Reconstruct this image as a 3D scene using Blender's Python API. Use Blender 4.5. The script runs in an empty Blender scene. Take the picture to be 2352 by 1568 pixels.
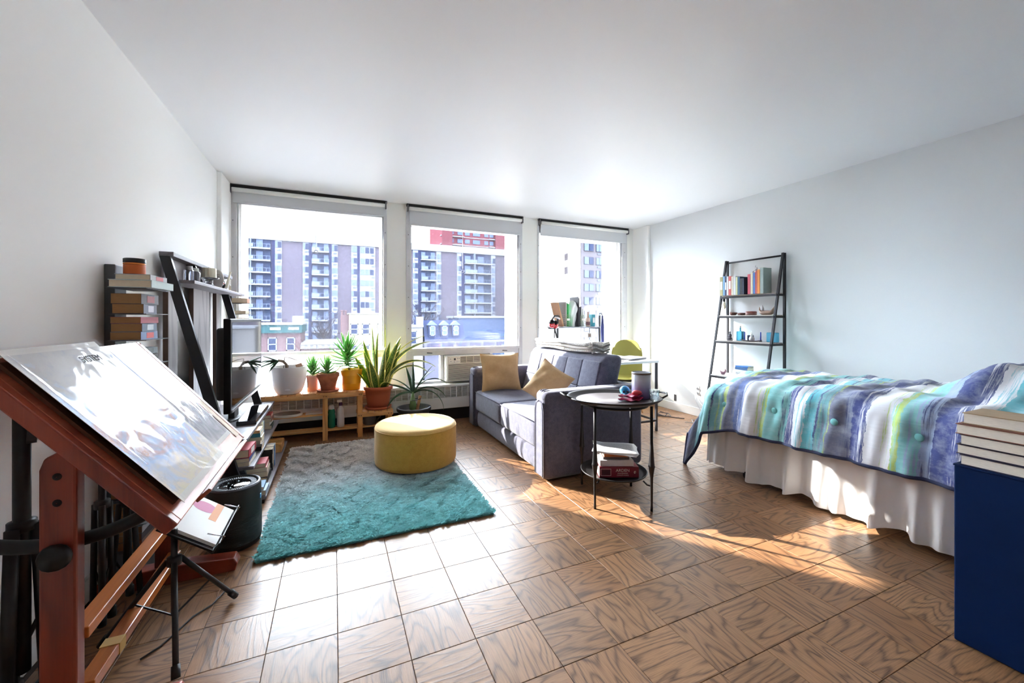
import bpy, math, random
import numpy as np
from mathutils import Matrix, Vector, Euler

SC = bpy.context.scene
C = SC.collection
R = math.radians
PI = math.pi
rnd = random.Random(7)

# ------------------------------------------------------------------ camera
cam = bpy.data.cameras.new('camera')
cam.sensor_width = 36.0
cam.lens = 928.0 / 2352.0 * 36.0
cam.shift_y = -51.0 / 2352.0
cam.clip_start = 0.05
cam.clip_end = 600
cam_o = bpy.data.objects.new('camera', cam)
C.objects.link(cam_o)
cam_o.location = (0, 0, 1.155)
cam_o.rotation_euler = (R(90), 0, -R(23.8))
SC.camera = cam_o

# ------------------------------------------------------------------ sky, sun, exposure
W = bpy.data.worlds.new('sky')
SC.world = W
W.use_nodes = True
_bg = W.node_tree.nodes['Background']
_bg.inputs[0].default_value = (0.80, 0.90, 1.0, 1)
_bg.inputs[1].default_value = 8.4
sun = bpy.data.lights.new('sun', 'SUN')
sun.energy = 6.4
sun.angle = R(0.6)
sun.color = (1.0, 0.95, 0.87)
sun_o = bpy.data.objects.new('sun', sun)
C.objects.link(sun_o)
sun_o.location = (-30, 42, 24)
sun_o.rotation_euler = Vector((0.58, -0.81, -0.455)).to_track_quat('-Z', 'Y').to_euler()
SC.view_settings.view_transform = 'Standard'
SC.view_settings.look = 'None'
SC.view_settings.gamma = 1.0
SC.view_settings.use_curve_mapping = False
SC.view_settings.exposure = 2.76
try:
    SC.cycles.diffuse_bounces = 8
    SC.cycles.max_bounces = 14
    SC.cycles.transparent_max_bounces = 24
    SC.cycles.sample_clamp_indirect = 12.0
    SC.cycles.caustics_reflective = False
    SC.cycles.caustics_refractive = False
except Exception:
    pass


# ------------------------------------------------------------------ materials
def lin(c):
    out = []
    for v in c[:3]:
        v = v / 255.0
        out.append(v / 12.92 if v <= 0.04045 else ((v + 0.055) / 1.055) ** 2.4)
    return tuple(out) + (1.0,)


class NT:
    def __init__(s, name):
        s.m = bpy.data.materials.new(name)
        s.m.use_nodes = True
        s.t = s.m.node_tree
        s.bsdf = s.t.nodes['Principled BSDF']
        s.out = s.t.nodes['Material Output']

    def n(s, typ, ins=None, **kw):
        nd = s.t.nodes.new(typ)
        for k, v in kw.items():
            setattr(nd, k, v)
        for k, v in (ins or {}).items():
            s.set(nd, k, v)
        return nd

    def set(s, nd, k, v):
        sock = nd.inputs[k]
        if hasattr(v, 'is_output'):
            s.t.links.new(v, sock)
        elif hasattr(v, 'outputs'):
            s.t.links.new(v.outputs[0], sock)
        else:
            sock.default_value = v

    def obj(s, scale=(1, 1, 1), loc=(0, 0, 0)):
        tc = s.n('ShaderNodeTexCoord')
        mp = s.n('ShaderNodeMapping', {'Vector': tc.outputs['Object'], 'Scale': scale, 'Location': loc})
        return mp.outputs[0]

    def noise(s, vec, scale, detail=3, rough=.55, dist=0.0):
        return s.n('ShaderNodeTexNoise', {'Vector': vec, 'Scale': scale, 'Detail': detail, 'Roughness': rough, 'Distortion': dist})

    def math(s, op, a, b=0.0):
        return s.n('ShaderNodeMath', {0: a, 1: b}, operation=op)

    def ramp(s, fac, stops, interp='LINEAR'):
        r = s.n('ShaderNodeValToRGB', {'Fac': fac})
        cr = r.color_ramp
        cr.interpolation = interp
        while len(cr.elements) < len(stops):
            cr.elements.new(0.5)
        for e, (p, c) in zip(cr.elements, stops):
            e.position = p
            e.color = c if len(c) == 4 else lin(c)
        return r

    def mix(s, fac, a, b, mode='MIX'):
        m = s.n('ShaderNodeMix', data_type='RGBA', blend_type=mode)
        s.set(m, 0, fac)
        s.set(m, 6, a)
        s.set(m, 7, b)
        return m.outputs[2]

    def bump(s, h, strength=.3, dist=.002):
        b = s.n('ShaderNodeBump', {'Height': h, 'Strength': strength, 'Distance': dist})
        s.set(s.bsdf, 'Normal', b)


MATS = {}


def mat(name, rgb, rough=.6, metal=0.0, var=0.0, vs=20, bump=0.0, bs=150, coat=0.0, trans=0.0, spec=.5, sheen=0.0, stretch=(1, 1, 1), emit=0.0):
    if name in MATS:
        return MATS[name]
    t = NT(name)
    b = t.bsdf
    b.inputs['Base Color'].default_value = lin(rgb)
    b.inputs['Roughness'].default_value = rough
    b.inputs['Metallic'].default_value = metal
    b.inputs['Specular IOR Level'].default_value = spec
    b.inputs['Coat Weight'].default_value = coat
    b.inputs['Transmission Weight'].default_value = trans
    b.inputs['Sheen Weight'].default_value = sheen
    if var or bump:
        vec = t.obj(stretch)
    if var:
        nz = t.noise(vec, vs, 4)
        c = lin(rgb)
        lo = tuple(max(0, v * (1 - var)) for v in c[:3]) + (1,)
        hi = tuple(min(1, v * (1 + var)) for v in c[:3]) + (1,)
        t.set(b, 'Base Color', t.ramp(nz.outputs[0], [(.3, lo), (.7, hi)]))
    if bump:
        t.bump(t.noise(vec, bs, 3).outputs[0], bump, .003)
    MATS[name] = t.m
    return t.m


def wood(name, base, dark, scale=1.0, axis=0, rough=.45, coat=0.0, lines=8.0, contrast=1.0):
    """grain lines run along the given object axis"""
    if name in MATS:
        return MATS[name]
    t = NT(name)
    sc = [7.0 * scale] * 3
    sc[axis] = 1.1 * scale
    vec = t.obj(tuple(sc))
    oi = t.n('ShaderNodeObjectInfo')
    v2 = t.n('ShaderNodeVectorMath', {0: vec}, operation='ADD')
    cmb = t.n('ShaderNodeCombineXYZ', {0: t.math('MULTIPLY', oi.outputs['Random'], 37.0), 1: t.math('MULTIPLY', oi.outputs['Random'], 91.0), 2: t.math('MULTIPLY', oi.outputs['Random'], 53.0)})
    t.set(v2, 1, cmb)
    nz = t.noise(v2.outputs[0], .55, 2, .5)
    w = t.math('PINGPONG', t.math('MULTIPLY', nz.outputs[0], lines), 0.5)
    r = t.ramp(w, [(0.0, (1, 1, 1, 1)), (.14, (.45, .45, .45, 1)), (.32, (0, 0, 0, 1))])
    sc2 = [160.0 * scale] * 3
    sc2[axis] = 5.0 * scale
    vec2 = t.obj(tuple(sc2))
    fine = t.noise(vec2, 1.0, 3)
    fr = t.ramp(fine.outputs[0], [(.35, (0, 0, 0, 1)), (.7, (1, 1, 1, 1))])
    k = t.mix(.28, r.outputs[0], fr.outputs[0])
    col = t.mix(t.math('MULTIPLY', k, contrast), lin(base), lin(dark))
    hsv = t.n('ShaderNodeHueSaturation', {'Color': col, 'Value': t.math('ADD', t.math('MULTIPLY', oi.outputs['Random'], .34), .84)})
    t.set(t.bsdf, 'Base Color', hsv)
    t.bsdf.inputs['Roughness'].default_value = rough
    t.bsdf.inputs['Coat Weight'].default_value = coat
    t.bsdf.inputs['Coat Roughness'].default_value = .18
    t.bump(fr.outputs[0], .12, .001)
    MATS[name] = t.m
    return t.m


def tweed(name, a, b, scale=420, rough=.9, bump=.35):
    if name in MATS:
        return MATS[name]
    t = NT(name)
    vec = t.obj()
    n1 = t.noise(vec, scale, 2, .7)
    n2 = t.noise(vec, scale * .08, 3)
    k = t.math('ADD', t.math('MULTIPLY', n1.outputs[0], .75), t.math('MULTIPLY', n2.outputs[0], .25))
    t.set(t.bsdf, 'Base Color', t.ramp(k, [(.36, a), (.64, b)]))
    t.bsdf.inputs['Roughness'].default_value = rough
    t.bsdf.inputs['Sheen Weight'].default_value = .25
    t.bump(n1.outputs[0], bump, .002)
    MATS[name] = t.m
    return t.m


# ------------------------------------------------------------------ mesh building
def off(o):
    v = Vector((0, 0, 0))
    while o is not None:
        v += o.location
        o = o.parent
    return v


class MB:
    def __init__(s):
        s.v, s.f, s.mi, s.u = [], [], [], []

    def add(s, verts, faces, mi=0, uvs=None):
        k = len(s.v)
        s.v += [tuple(v) for v in verts]
        s.u += uvs if uvs else [(0.0, 0.0)] * len(verts)
        s.f += [tuple(i + k for i in f) for f in faces]
        s.mi += [mi] * len(faces)
        return s

    def box(s, c, d, rot=None, mi=0):
        hx, hy, hz = d[0] / 2, d[1] / 2, d[2] / 2
        vs = [Vector((x, y, z)) for x in (-hx, hx) for y in (-hy, hy) for z in (-hz, hz)]
        if rot is not None:
            m = Euler(rot).to_matrix() if not isinstance(rot, Matrix) else rot
            vs = [m @ v for v in vs]
        vs = [v + Vector(c) for v in vs]
        return s.add(vs, [(0, 1, 3, 2), (4, 6, 7, 5), (0, 4, 5, 1), (2, 3, 7, 6), (0, 2, 6, 4), (1, 5, 7, 3)], mi)

    def mm(s, a, b, mi=0):
        return s.box([(p + q) / 2 for p, q in zip(a, b)], [abs(q - p) for p, q in zip(a, b)], None, mi)

    def bar(s, p0, p1, w, h, up=(0, 0, 1), mi=0):
        p0, p1 = Vector(p0), Vector(p1)
        d = (p1 - p0)
        L = d.length
        d.normalize()
        up = Vector(up)
        x = d.cross(up)
        if x.length < 1e-5:
            x = d.cross(Vector((1, 0, 0)))
        x.normalize()
        z = x.cross(d)
        m = Matrix((x, d, z)).transposed()
        return s.box((p0 + p1) / 2, (w, L, h), m, mi)

    def tube(s, pts, r, n=10, mi=0, cap=True):
        pts = [Vector(p) for p in pts]
        rs = list(r) if hasattr(r, '__len__') else [r] * len(pts)
        vs, fs = [], []
        ref = None
        for i, p in enumerate(pts):
            d = (pts[min(i + 1, len(pts) - 1)] - pts[max(i - 1, 0)])
            d = d.normalized() if d.length > 1e-9 else Vector((0, 0, 1))
            if ref is None:
                ref = Vector((0, 0, 1)) if abs(d.z) < .9 else Vector((1, 0, 0))
            x = d.cross(ref)
            if x.length < 1e-5:
                x = d.cross(Vector((0, 1, 0)))
            x.normalize()
            y = x.cross(d).normalized()
            ref = y
            for k in range(n):
                a = 2 * PI * k / n
                vs.append(p + x * (math.cos(a) * rs[i]) + y * (math.sin(a) * rs[i]))
        for i in range(len(pts) - 1):
            for k in range(n):
                a, b = i * n + k, i * n + (k + 1) % n
                fs.append((a, b, b + n, a + n))
        if cap:
            fs.append(tuple(range(n - 1, -1, -1)))
            fs.append(tuple(range((len(pts) - 1) * n, len(pts) * n)))
        return s.add(vs, fs, mi)

    def lathe(s, prof, c=(0, 0, 0), n=32, mi=0, sx=1.0, sy=1.0):
        vs, fs = [], []
        m = len(prof)
        for k in range(n):
            a = 2 * PI * k / n
            for r, z in prof:
                r = max(r, 1e-4)
                vs.append((c[0] + r * math.cos(a) * sx, c[1] + r * math.sin(a) * sy, c[2] + z))
        for k in range(n):
            k2 = (k + 1) % n
            for i in range(m - 1):
                fs.append((k * m + i, k2 * m + i, k2 * m + i + 1, k * m + i + 1))
        return s.add(vs, fs, mi)

    def ball(s, c, r, n=16, m=10, mi=0):
        rx, ry, rz = r if hasattr(r, '__len__') else (r, r, r)
        prof = [(math.sin(PI * i / m), -math.cos(PI * i / m)) for i in range(m + 1)]
        vs, fs = [], []
        for k in range(n):
            a = 2 * PI * k / n
            for q, z in prof:
                q = max(q, 1e-3)
                vs.append((c[0] + rx * q * math.cos(a), c[1] + ry * q * math.sin(a), c[2] + rz * z))
        for k in range(n):
            k2 = (k + 1) % n
            for i in range(m):
                fs.append((k * (m + 1) + i, k2 * (m + 1) + i, k2 * (m + 1) + i + 1, k * (m + 1) + i + 1))
        return s.add(vs, fs, mi)

    def prism(s, poly, axis, a, b, mi=0):
        """poly: 2-D outline in the two other axes (in xyz order), extruded along axis from a to b"""
        n = len(poly)
        vs = []
        for t in (a, b):
            for p in poly:
                q = [p[0], p[1]]
                q.insert(axis, t)
                vs.append(q)
        fs = [tuple(range(n)), tuple(range(2 * n - 1, n - 1, -1))]
        fs += [(i, i + n, (i + 1) % n + n, (i + 1) % n) for i in range(n)]
        return s.add(vs, fs, mi)

    def grid(s, fn, nu, nv, mi=0, wrap=False):
        vs, us, fs = [], [], []
        for j in range(nv + 1):
            for i in range(nu + 1):
                u, v = i / nu, j / nv
                vs.append(fn(u, v))
                us.append((u, v))
        for j in range(nv):
            for i in range(nu):
                a = j * (nu + 1) + i
                fs.append((a, a + 1, a + nu + 2, a + nu + 1))
        return s.add(vs, fs, mi, us)

    def rbox(s, c, d, r, n=6, fn=None, mi=0):
        h = [x / 2 for x in d]
        idx, vs, fs = {}, [], []

        def vert(q):
            key = tuple(round(x, 5) for x in q)
            if key in idx:
                return idx[key]
            p = [q[k] * h[k] for k in range(3)]
            inn = [max(-(h[k] - r), min(h[k] - r, p[k])) for k in range(3)]
            dv = Vector([p[k] - inn[k] for k in range(3)])
            if dv.length > 1e-9:
                dv = dv.normalized() * r
            w = Vector(inn) + dv
            if fn:
                w = Vector(fn(w))
            idx[key] = len(vs)
            vs.append(w + Vector(c))
            return idx[key]

        # denser samples near the edges so the rounding shows
        t = [-1.0]
        for k in range(3):
            pass
        base = [-1, -.97, -.9] + [-.9 + 1.8 * i / n for i in range(1, n)] + [.9, .97, 1]
        rr = []
        for k in range(3):
            e = min(.95, r / h[k]) if h[k] > 0 else .5
            rr.append([-1, -1 + e * .25, -1 + e * .6, -1 + e] + [(-1 + e) + (2 - 2 * e) * i / n for i in range(1, n)] + [1 - e, 1 - e * .6, 1 - e * .25, 1])
        for ax in range(3):
            a1, a2 = [k for k in range(3) if k != ax]
            for sg in (-1, 1):
                for i in range(len(rr[a1]) - 1):
                    for j in range(len(rr[a2]) - 1):
                        ids = []
                        for (ii, jj) in ((i, j), (i + 1, j), (i + 1, j + 1), (i, j + 1)):
                            q = [0, 0, 0]
                            q[ax] = sg
                            q[a1] = rr[a1][ii]
                            q[a2] = rr[a2][jj]
                            ids.append(vert(q))
                        flip = (sg > 0) ^ (ax == 1)
                        ids = ids if flip else ids[::-1]
                        if len(set(ids)) >= 3:
                            fs.append(tuple(dict.fromkeys(ids)))
        return s.add(vs, fs, mi)

    def xf(s, M, start=0):
        for i in range(start, len(s.v)):
            s.v[i] = tuple(M @ Vector(s.v[i]))
        return s

    def mesh(s, name, m, smooth=False, L=Vector((0, 0, 0))):
        me = bpy.data.meshes.new(name)
        me.from_pydata([(v[0] - L.x, v[1] - L.y, v[2] - L.z) for v in s.v], [], s.f)
        for q in (m if isinstance(m, (list, tuple)) else [m]):
            me.materials.append(q)
        if any(s.mi):
            me.polygons.foreach_set('material_index', s.mi)
        if any(u != (0.0, 0.0) for u in s.u):
            ul = me.uv_layers.new(name='UVMap')
            li = np.zeros(len(me.loops), dtype=np.int32)
            me.loops.foreach_get('vertex_index', li)
            ul.data.foreach_set('uv', np.array(s.u, dtype=np.float32)[li].ravel())
        if smooth:
            me.polygons.foreach_set('use_smooth', [True] * len(me.polygons))
        me.update()
        return me

    def build(s, name, m, parent=None, smooth=False, bevel=0.0, sub=0, solid=0.0, label=None, local=False):
        L = Vector((0, 0, 0)) if (parent is None or local) else off(parent)
        o = bpy.data.objects.new(name, s.mesh(name, m, smooth, L))
        C.objects.link(o)
        if parent is not None:
            o.parent = parent
        if solid:
            md = o.modifiers.new('solid', 'SOLIDIFY')
            md.thickness = solid
            md.offset = 0
        if bevel:
            md = o.modifiers.new('bevel', 'BEVEL')
            md.width = bevel
            md.segments = 2
            md.limit_method = 'ANGLE'
            md.angle_limit = R(40)
            md.harden_normals = False
        if sub:
            md = o.modifiers.new('sub', 'SUBSURF')
            md.levels = md.render_levels = sub
        if label:
            o['label'] = label
        return o


def thing(name, label, cat, loc=(0, 0, 0), rz=0.0, group=None):
    o = bpy.data.objects.new(name, None)
    C.objects.link(o)
    o.empty_display_size = .05
    o.location = loc
    o.rotation_euler = (0, 0, rz)
    o['label'] = label
    o['category'] = cat
    if group:
        o['group'] = group
    return o


def tag(o, label, cat, group=None, kind=None):
    o['label'] = label
    o['category'] = cat
    if group:
        o['group'] = group
    if kind:
        o['kind'] = kind
    return o


def base(o, pt):
    """move the origin of a single-mesh thing to its base point"""
    d = Vector(pt)
    o.data.transform(Matrix.Translation(-d))
    o.location = d
    return o


def struct(o):
    o['kind'] = 'structure'
    return o


def sroot(name):
    o = bpy.data.objects.new(name, None)
    C.objects.link(o)
    o['kind'] = 'structure'
    return o


def link_copy(src, parent, loc, rot=None, scale=None):
    o = src.copy()
    C.objects.link(o)
    o.parent = parent
    o.location = loc
    if rot is not None:
        o.rotation_euler = rot
    if scale is not None:
        o.scale = scale
    return o


def text_mesh(txt, size, bold=False):
    cu = bpy.data.curves.new('t', 'FONT')
    cu.body = txt
    cu.size = size
    cu.extrude = 0.0004
    cu.align_x = 'CENTER'
    cu.align_y = 'CENTER'
    if bold:
        cu.offset = size * .012
    o = bpy.data.objects.new('t', cu)
    C.objects.link(o)
    dg = bpy.context.evaluated_depsgraph_get()
    me = bpy.data.meshes.new_from_object(o.evaluated_get(dg))
    bpy.data.objects.remove(o)
    bpy.data.curves.remove(cu)
    me.name = 'lettering'
    return me


def lettering(txt, size, m, parent, M, bold=False, label=None, sx=1.0):
    me = text_mesh(txt, size, bold)
    me.transform(M @ Matrix.Diagonal((sx, 1, 1, 1)))
    me.transform(Matrix.Translation(-off(parent)))
    me.materials.clear()
    me.materials.append(m)
    o = bpy.data.objects.new('lettering', me)
    C.objects.link(o)
    o.parent = parent
    if label:
        o['label'] = label
    return o


def frame(origin, x, y):
    """4x4 with local x, y axes (z = x cross y) at origin"""
    x, y = Vector(x).normalized(), Vector(y).normalized()
    z = x.cross(y).normalized()
    m = Matrix((x, y, z)).transposed().to_4x4()
    m.translation = Vector(origin)
    return m


# shared plain materials
WHITE = mat('wall_paint', (247, 247, 246), .75, bump=.05, bs=60)
CEIL = mat('ceiling_paint', (232, 232, 234), .5, bump=.08, bs=45)
METALW = mat('painted_frame', (205, 206, 210), .5, var=.06, vs=9)
DARK = mat('recess_shade', (38, 38, 42), .8)  # near-black that paints in the shade of gaps
BLACKM = mat('black_metal', (28, 28, 32), .42, metal=.3)
BLACKP = mat('black_plastic', (20, 21, 24), .45)
WHITEP = mat('white_plastic', (236, 236, 234), .4)
CHROME = mat('polished_metal', (190, 190, 195), .18, metal=1.0)
GLASSC = mat('clear_glass', (240, 248, 250), .03, trans=1.0)
PAPER = mat('paper', (238, 236, 230), .8)
PAGES = mat('book_pages', (222, 205, 178), .85, var=.12, vs=60, stretch=(1, 1, 14))
PAGESW = mat('book_pages_light', (232, 224, 210), .85, var=.1, vs=60, stretch=(1, 1, 14))

# ================================================================== the room shell
XL, XR, YW, YB, HC = -0.93, 3.97, 4.61, -2.2, 2.44

# floor: slab plus parquet squares
floor = struct(MB().mm((XL, YB, -.06), (XR, YW + .1, -.004)).build('floor', mat('joint_filler', (58, 40, 28), .8)))


def parquet():
    t = NT('oak_parquet')
    oi = t.n('ShaderNodeObjectInfo')
    tc = t.n('ShaderNodeTexCoord')
    rv = oi.outputs['Random']
    shift = t.n('ShaderNodeCombineXYZ', {0: t.math('MULTIPLY', rv, 61.0), 1: t.math('MULTIPLY', rv, 137.0), 2: t.math('MULTIPLY', rv, 23.0)})
    sep = t.n('ShaderNodeMapping', {'Vector': tc.outputs['Object'], 'Scale': (1.7, 8.5, 1.0)})
    v = t.n('ShaderNodeVectorMath', {0: sep, 1: shift}, operation='ADD')
    nz = t.noise(v.outputs[0], .8, 2.0, .45, .12)
    w = t.math('PINGPONG', t.math('MULTIPLY', nz.outputs[0], 17.0), 0.5)
    rings = t.ramp(w, [(0.0, (1, 1, 1, 1)), (.08, (.7, .7, .7, 1)), (.2, (.2, .2, .2, 1)), (.4, (0, 0, 0, 1))])
    mp2 = t.n('ShaderNodeMapping', {'Vector': tc.outputs['Object'], 'Scale': (16, 300, 1)})
    v2 = t.n('ShaderNodeVectorMath', {0: mp2, 1: shift}, operation='ADD')
    pores = t.ramp(t.noise(v2.outputs[0], 1.0, 3).outputs[0], [(.42, (0, 0, 0, 1)), (.72, (1, 1, 1, 1))])
    k = t.math('ADD', t.math('MULTIPLY', rings.outputs[0], .62), t.math('MULTIPLY', pores.outputs[0], .42))
    tone = t.ramp(rv, [(0, (148, 106, 72)), (.5, (164, 122, 86)), (1, (140, 102, 70))])
    col = t.mix(k, tone.outputs[0], lin((66, 42, 28)))
    t.set(t.bsdf, 'Base Color', col)
    t.bsdf.inputs['Roughness'].default_value = .42
    t.bsdf.inputs['Specular IOR Level'].default_value = .35
    t.bsdf.inputs['Coat Weight'].default_value = .12
    t.bsdf.inputs['Coat Roughness'].default_value = .2
    t.bump(k, .25, .0012)
    return t.m


PARQ = parquet()
TS = .2286
gx0, gy0 = .699, 1.619
h = TS / 2 - .0007
tile_me = MB().add([(-h, -h, -.006), (h, -h, -.006), (h, h, -.006), (-h, h, -.006), (-h, -h, -.0012), (h, -h, -.0012), (h, h, -.0012), (-h, h, -.0012),
                    (-h + .0012, -h + .0012, 0), (h - .0012, -h + .0012, 0), (h - .0012, h - .0012, 0), (-h + .0012, h - .0012, 0)],
                   [(8, 9, 10, 11), (0, 1, 5, 4), (1, 2, 6, 5), (2, 3, 7, 6), (3, 0, 4, 7), (4, 5, 9, 8), (5, 6, 10, 9), (6, 7, 11, 10), (7, 4, 8, 11)]).mesh('parquet_tile', PARQ)
cells = []
ca, sa = math.cos(R(23.8)), math.sin(R(23.8))
for i in range(-10, 18):
    for j in range(-20, 16):
        x, y = gx0 + (i + .5) * TS, gy0 - (j + .5) * TS
        if not (XL + .02 < x < XR + .05 and YB < y < YW + .1):
            continue
        d = x * sa + y * ca
        px = 1176 + 928 * (x * ca - y * sa) / d if d > .1 else 9e9
        py = 733 + 928 * 1.155 / d if d > .1 else 9e9
        vis = -120 < px < 2470 and py < 1720
        hid = (1.4 < x < 2.2 and 2.6 < y < 4.1) or (2.8 < x and .2 < y < 2.2) or (y > 4.35) or (-.25 < x < .8 and 2.35 < y < 3.95) or x < -.8
        cells.append(((0 if vis and not hid else 1, d), x, y, (i + j) % 2))
cells.sort(key=lambda c: c[0])
rest = MB()
for q, (key, x, y, par) in enumerate(cells):
    if q < 300 and key[0] == 0:
        o = bpy.data.objects.new('parquet_tile', tile_me)
        C.objects.link(o)
        o.parent = floor
        o.location = (x, y, 0)
        o.rotation_euler = (0, 0, PI / 2 if par == 0 else 0)
    else:
        hh = h
        rest.mm((x - hh, y - hh, -.006), (x + hh, y + hh, 0))
o = rest.build('parquet_tile_field', PARQ, floor)
o['kind'] = 'stuff'

struct(MB().mm((XL - .12, YB, HC), (XR + .12, YW + .1, HC + .1)).build('ceiling', CEIL))
struct(MB().mm((XL - .12, YB - .12, -.06), (XL, YW + .1, HC)).build('wall_left', WHITE))
struct(MB().mm((XR, YB - .12, -.06), (XR + .12, YW + .1, HC)).build('wall_right', mat('cool_wall_paint', (224, 226, 227), .75, bump=.05, bs=60)))
struct(MB().mm((XL, YB - .12, -.06), (XR, YB, HC)).build('wall_back', WHITE))
struct(MB().mm((XL, YB, 0), (XL + .014, 4.25, .1)).build('baseboard_left', mat('trim_paint', (232, 232, 230), .5), bevel=.004))
struct(MB().mm((XR - .014, YB, 0), (XR, 4.3, .1)).build('baseboard_right', MATS['trim_paint'], bevel=.004))
struct(MB().mm((XL, 4.24, 0), (XL + .035, YW, HC)).build('trim_1', WHITE, bevel=.004))
struct(MB().mm((XR - .04, 4.3, 0), (XR, YW, HC)).build('trim_2', WHITE, bevel=.004))

# window wall: pillars between the three windows, low wall, outer facade with deep piers
ww = MB()
for a, b in ((XL - .12, -.912), (.532, .738), (2.172, 2.388), (3.822, XR + .12)):
    ww.mm((a, YW, 0), (b, 4.72, HC))
ww.mm((XL, YW + .02, 0), (XR, 4.72, .405))
struct(ww.build('wall_window', mat('pillar_paint', (236, 236, 232), .7)))
fac = MB()
STUC = mat('speckled_concrete', (226, 220, 212), .9, var=.07, vs=55, bump=.2, bs=90)
for a, b in ((-1.6, -.83), (.497, .78), (2.124, 2.43), (3.722, 4.6)):
    fac.mm((a, 4.722, -3), (b, 5.07, 2.288))
fac.mm((-1.6, 4.722, 2.288), (4.6, 5.07, 3.1))
fac.mm((-1.6, 4.722, -3), (4.6, 5.07, .33))
struct(fac.build('wall_facade', STUC, bevel=.01))


def pane_mat(name, scatter, tint=(.84, .88, 1.0)):
    t = NT(name)
    tr = t.n('ShaderNodeBsdfTransparent', {'Color': (.97, .98, .99, 1)})
    gl = t.n('ShaderNodeBsdfGlossy', {'Color': (1, 1, 1, 1), 'Roughness': .0})
    fr = t.n('ShaderNodeFresnel', {'IOR': 1.45})
    m1 = t.n('ShaderNodeMixShader', {0: fr, 1: tr, 2: gl})
    tl = t.n('ShaderNodeBsdfTranslucent', {'Color': tint + (1,)})
    nz = t.noise(t.obj(), 1.8, 4)
    k = t.ramp(nz.outputs[0], [(.3, (scatter * .7,) * 3 + (1,)), (.75, (scatter * 1.3,) * 3 + (1,))])
    m2 = t.n('ShaderNodeMixShader', {0: k, 1: m1, 2: tl})
    t.set(t.out, 'Surface', m2)
    return t.m


PANE = pane_mat('dust_veil_glass', .006)  # bluish veil of glare put into the panes as dust scatter
FROST = pane_mat('frosted_glass', .82, (.96, .97, 1.0))
BLINDF = mat('blind_fabric', (206, 208, 212), .8, bump=.1, bs=500)


def window(k, xo0, xo1, xg0, xg1, zhead):
    w = sroot('window_%d' % k)
    y0, y1 = 4.60, 4.70
    zs = .825
    MB().mm((xo0, y0, .41), (xg0, y1, HC - .005)).build('jamb', METALW, w, bevel=.004)
    MB().mm((xg1, y0, .41), (xo1, y1, HC - .005)).build('jamb', METALW, w, bevel=.004)
    MB().mm((xg0, y0 + .02, zhead), (xg1, y1, HC - .005)).build('head', METALW, w, bevel=.004)
    MB().mm((xg0 - .02, y0 - .025, zs - .03), (xg1 + .02, y1, zs)).build('sill', METALW, w, bevel=.004)
    MB().mm((xg0, y0 + .01, zs - .085), (xg1, y1, zs - .03)).build('transom', METALW, w, bevel=.003)
    MB().mm((xg0, y0 + .01, .405), (xg1, y1, .445)).build('bottom_rail', METALW, w, bevel=.003)
    MB().mm((xg0, 4.655, zs), (xg1, 4.659, zhead)).build('pane', PANE, w)
    # thin inner beads with screw heads
    for x in (xg0, xg1 - .012):
        MB().mm((x, 4.625, zs), (x + .012, 4.655, zhead)).build('bead', METALW, w, bevel=.002)
    MB().mm((xg0, 4.625, zhead - .014), (xg1, 4.655, zhead)).build('bead', METALW, w, bevel=.002)
    for x in ((xo0 + xg0) / 2, (xo1 + xg1) / 2):
        for z in (1.05, 1.4, 1.75, 2.1):
            MB().ball((x, 4.599, z), (.005, .003, .005), 8, 6).build('screw', mat('old_screw', (90, 90, 95), .5), w)
    return w


w1 = window(1, -.912, .532, -.85, .497, 2.285)
w2 = window(2, .738, 2.172, .79, 2.124, 2.285)
w3 = window(3, 2.388, 3.822, 2.412, 3.73, 2.285)
for w, a, b in ((w1, -.85, .497), (w3, 2.412, 3.73)):
    m_ = (a + b) / 2
    MB().mm((a, 4.65, .445), (m_ - .015, 4.654, .74)).build('lower_pane', FROST, w)
    MB().mm((m_ + .015, 4.65, .445), (b, 4.654, .74)).build('lower_pane', FROST, w)
    MB().mm((m_ - .015, 4.62, .445), (m_ + .015, 4.69, .74)).build('mullion', METALW, w, bevel=.003)
for a, b in ((.825, 1.13), (1.775, 2.09)):
    MB().mm((a, 4.65, .455), (b, 4.654, .735)).build('lower_pane', PANE, w2)
for a, b in ((.79, .825), (1.13, 1.165), (1.74, 1.775), (2.09, 2.124)):
    MB().mm((a, 4.61, .445), (b, 4.69, .74)).build('lower_stile', METALW, w2, bevel=.003)
for x in (1.0, 1.93):
    MB().tube([(x - .03, 4.598, .772), (x + .03, 4.592, .768)], .006, 8).build('catch', mat('old_screw', (90, 90, 95), .5), w2, smooth=True)


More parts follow.
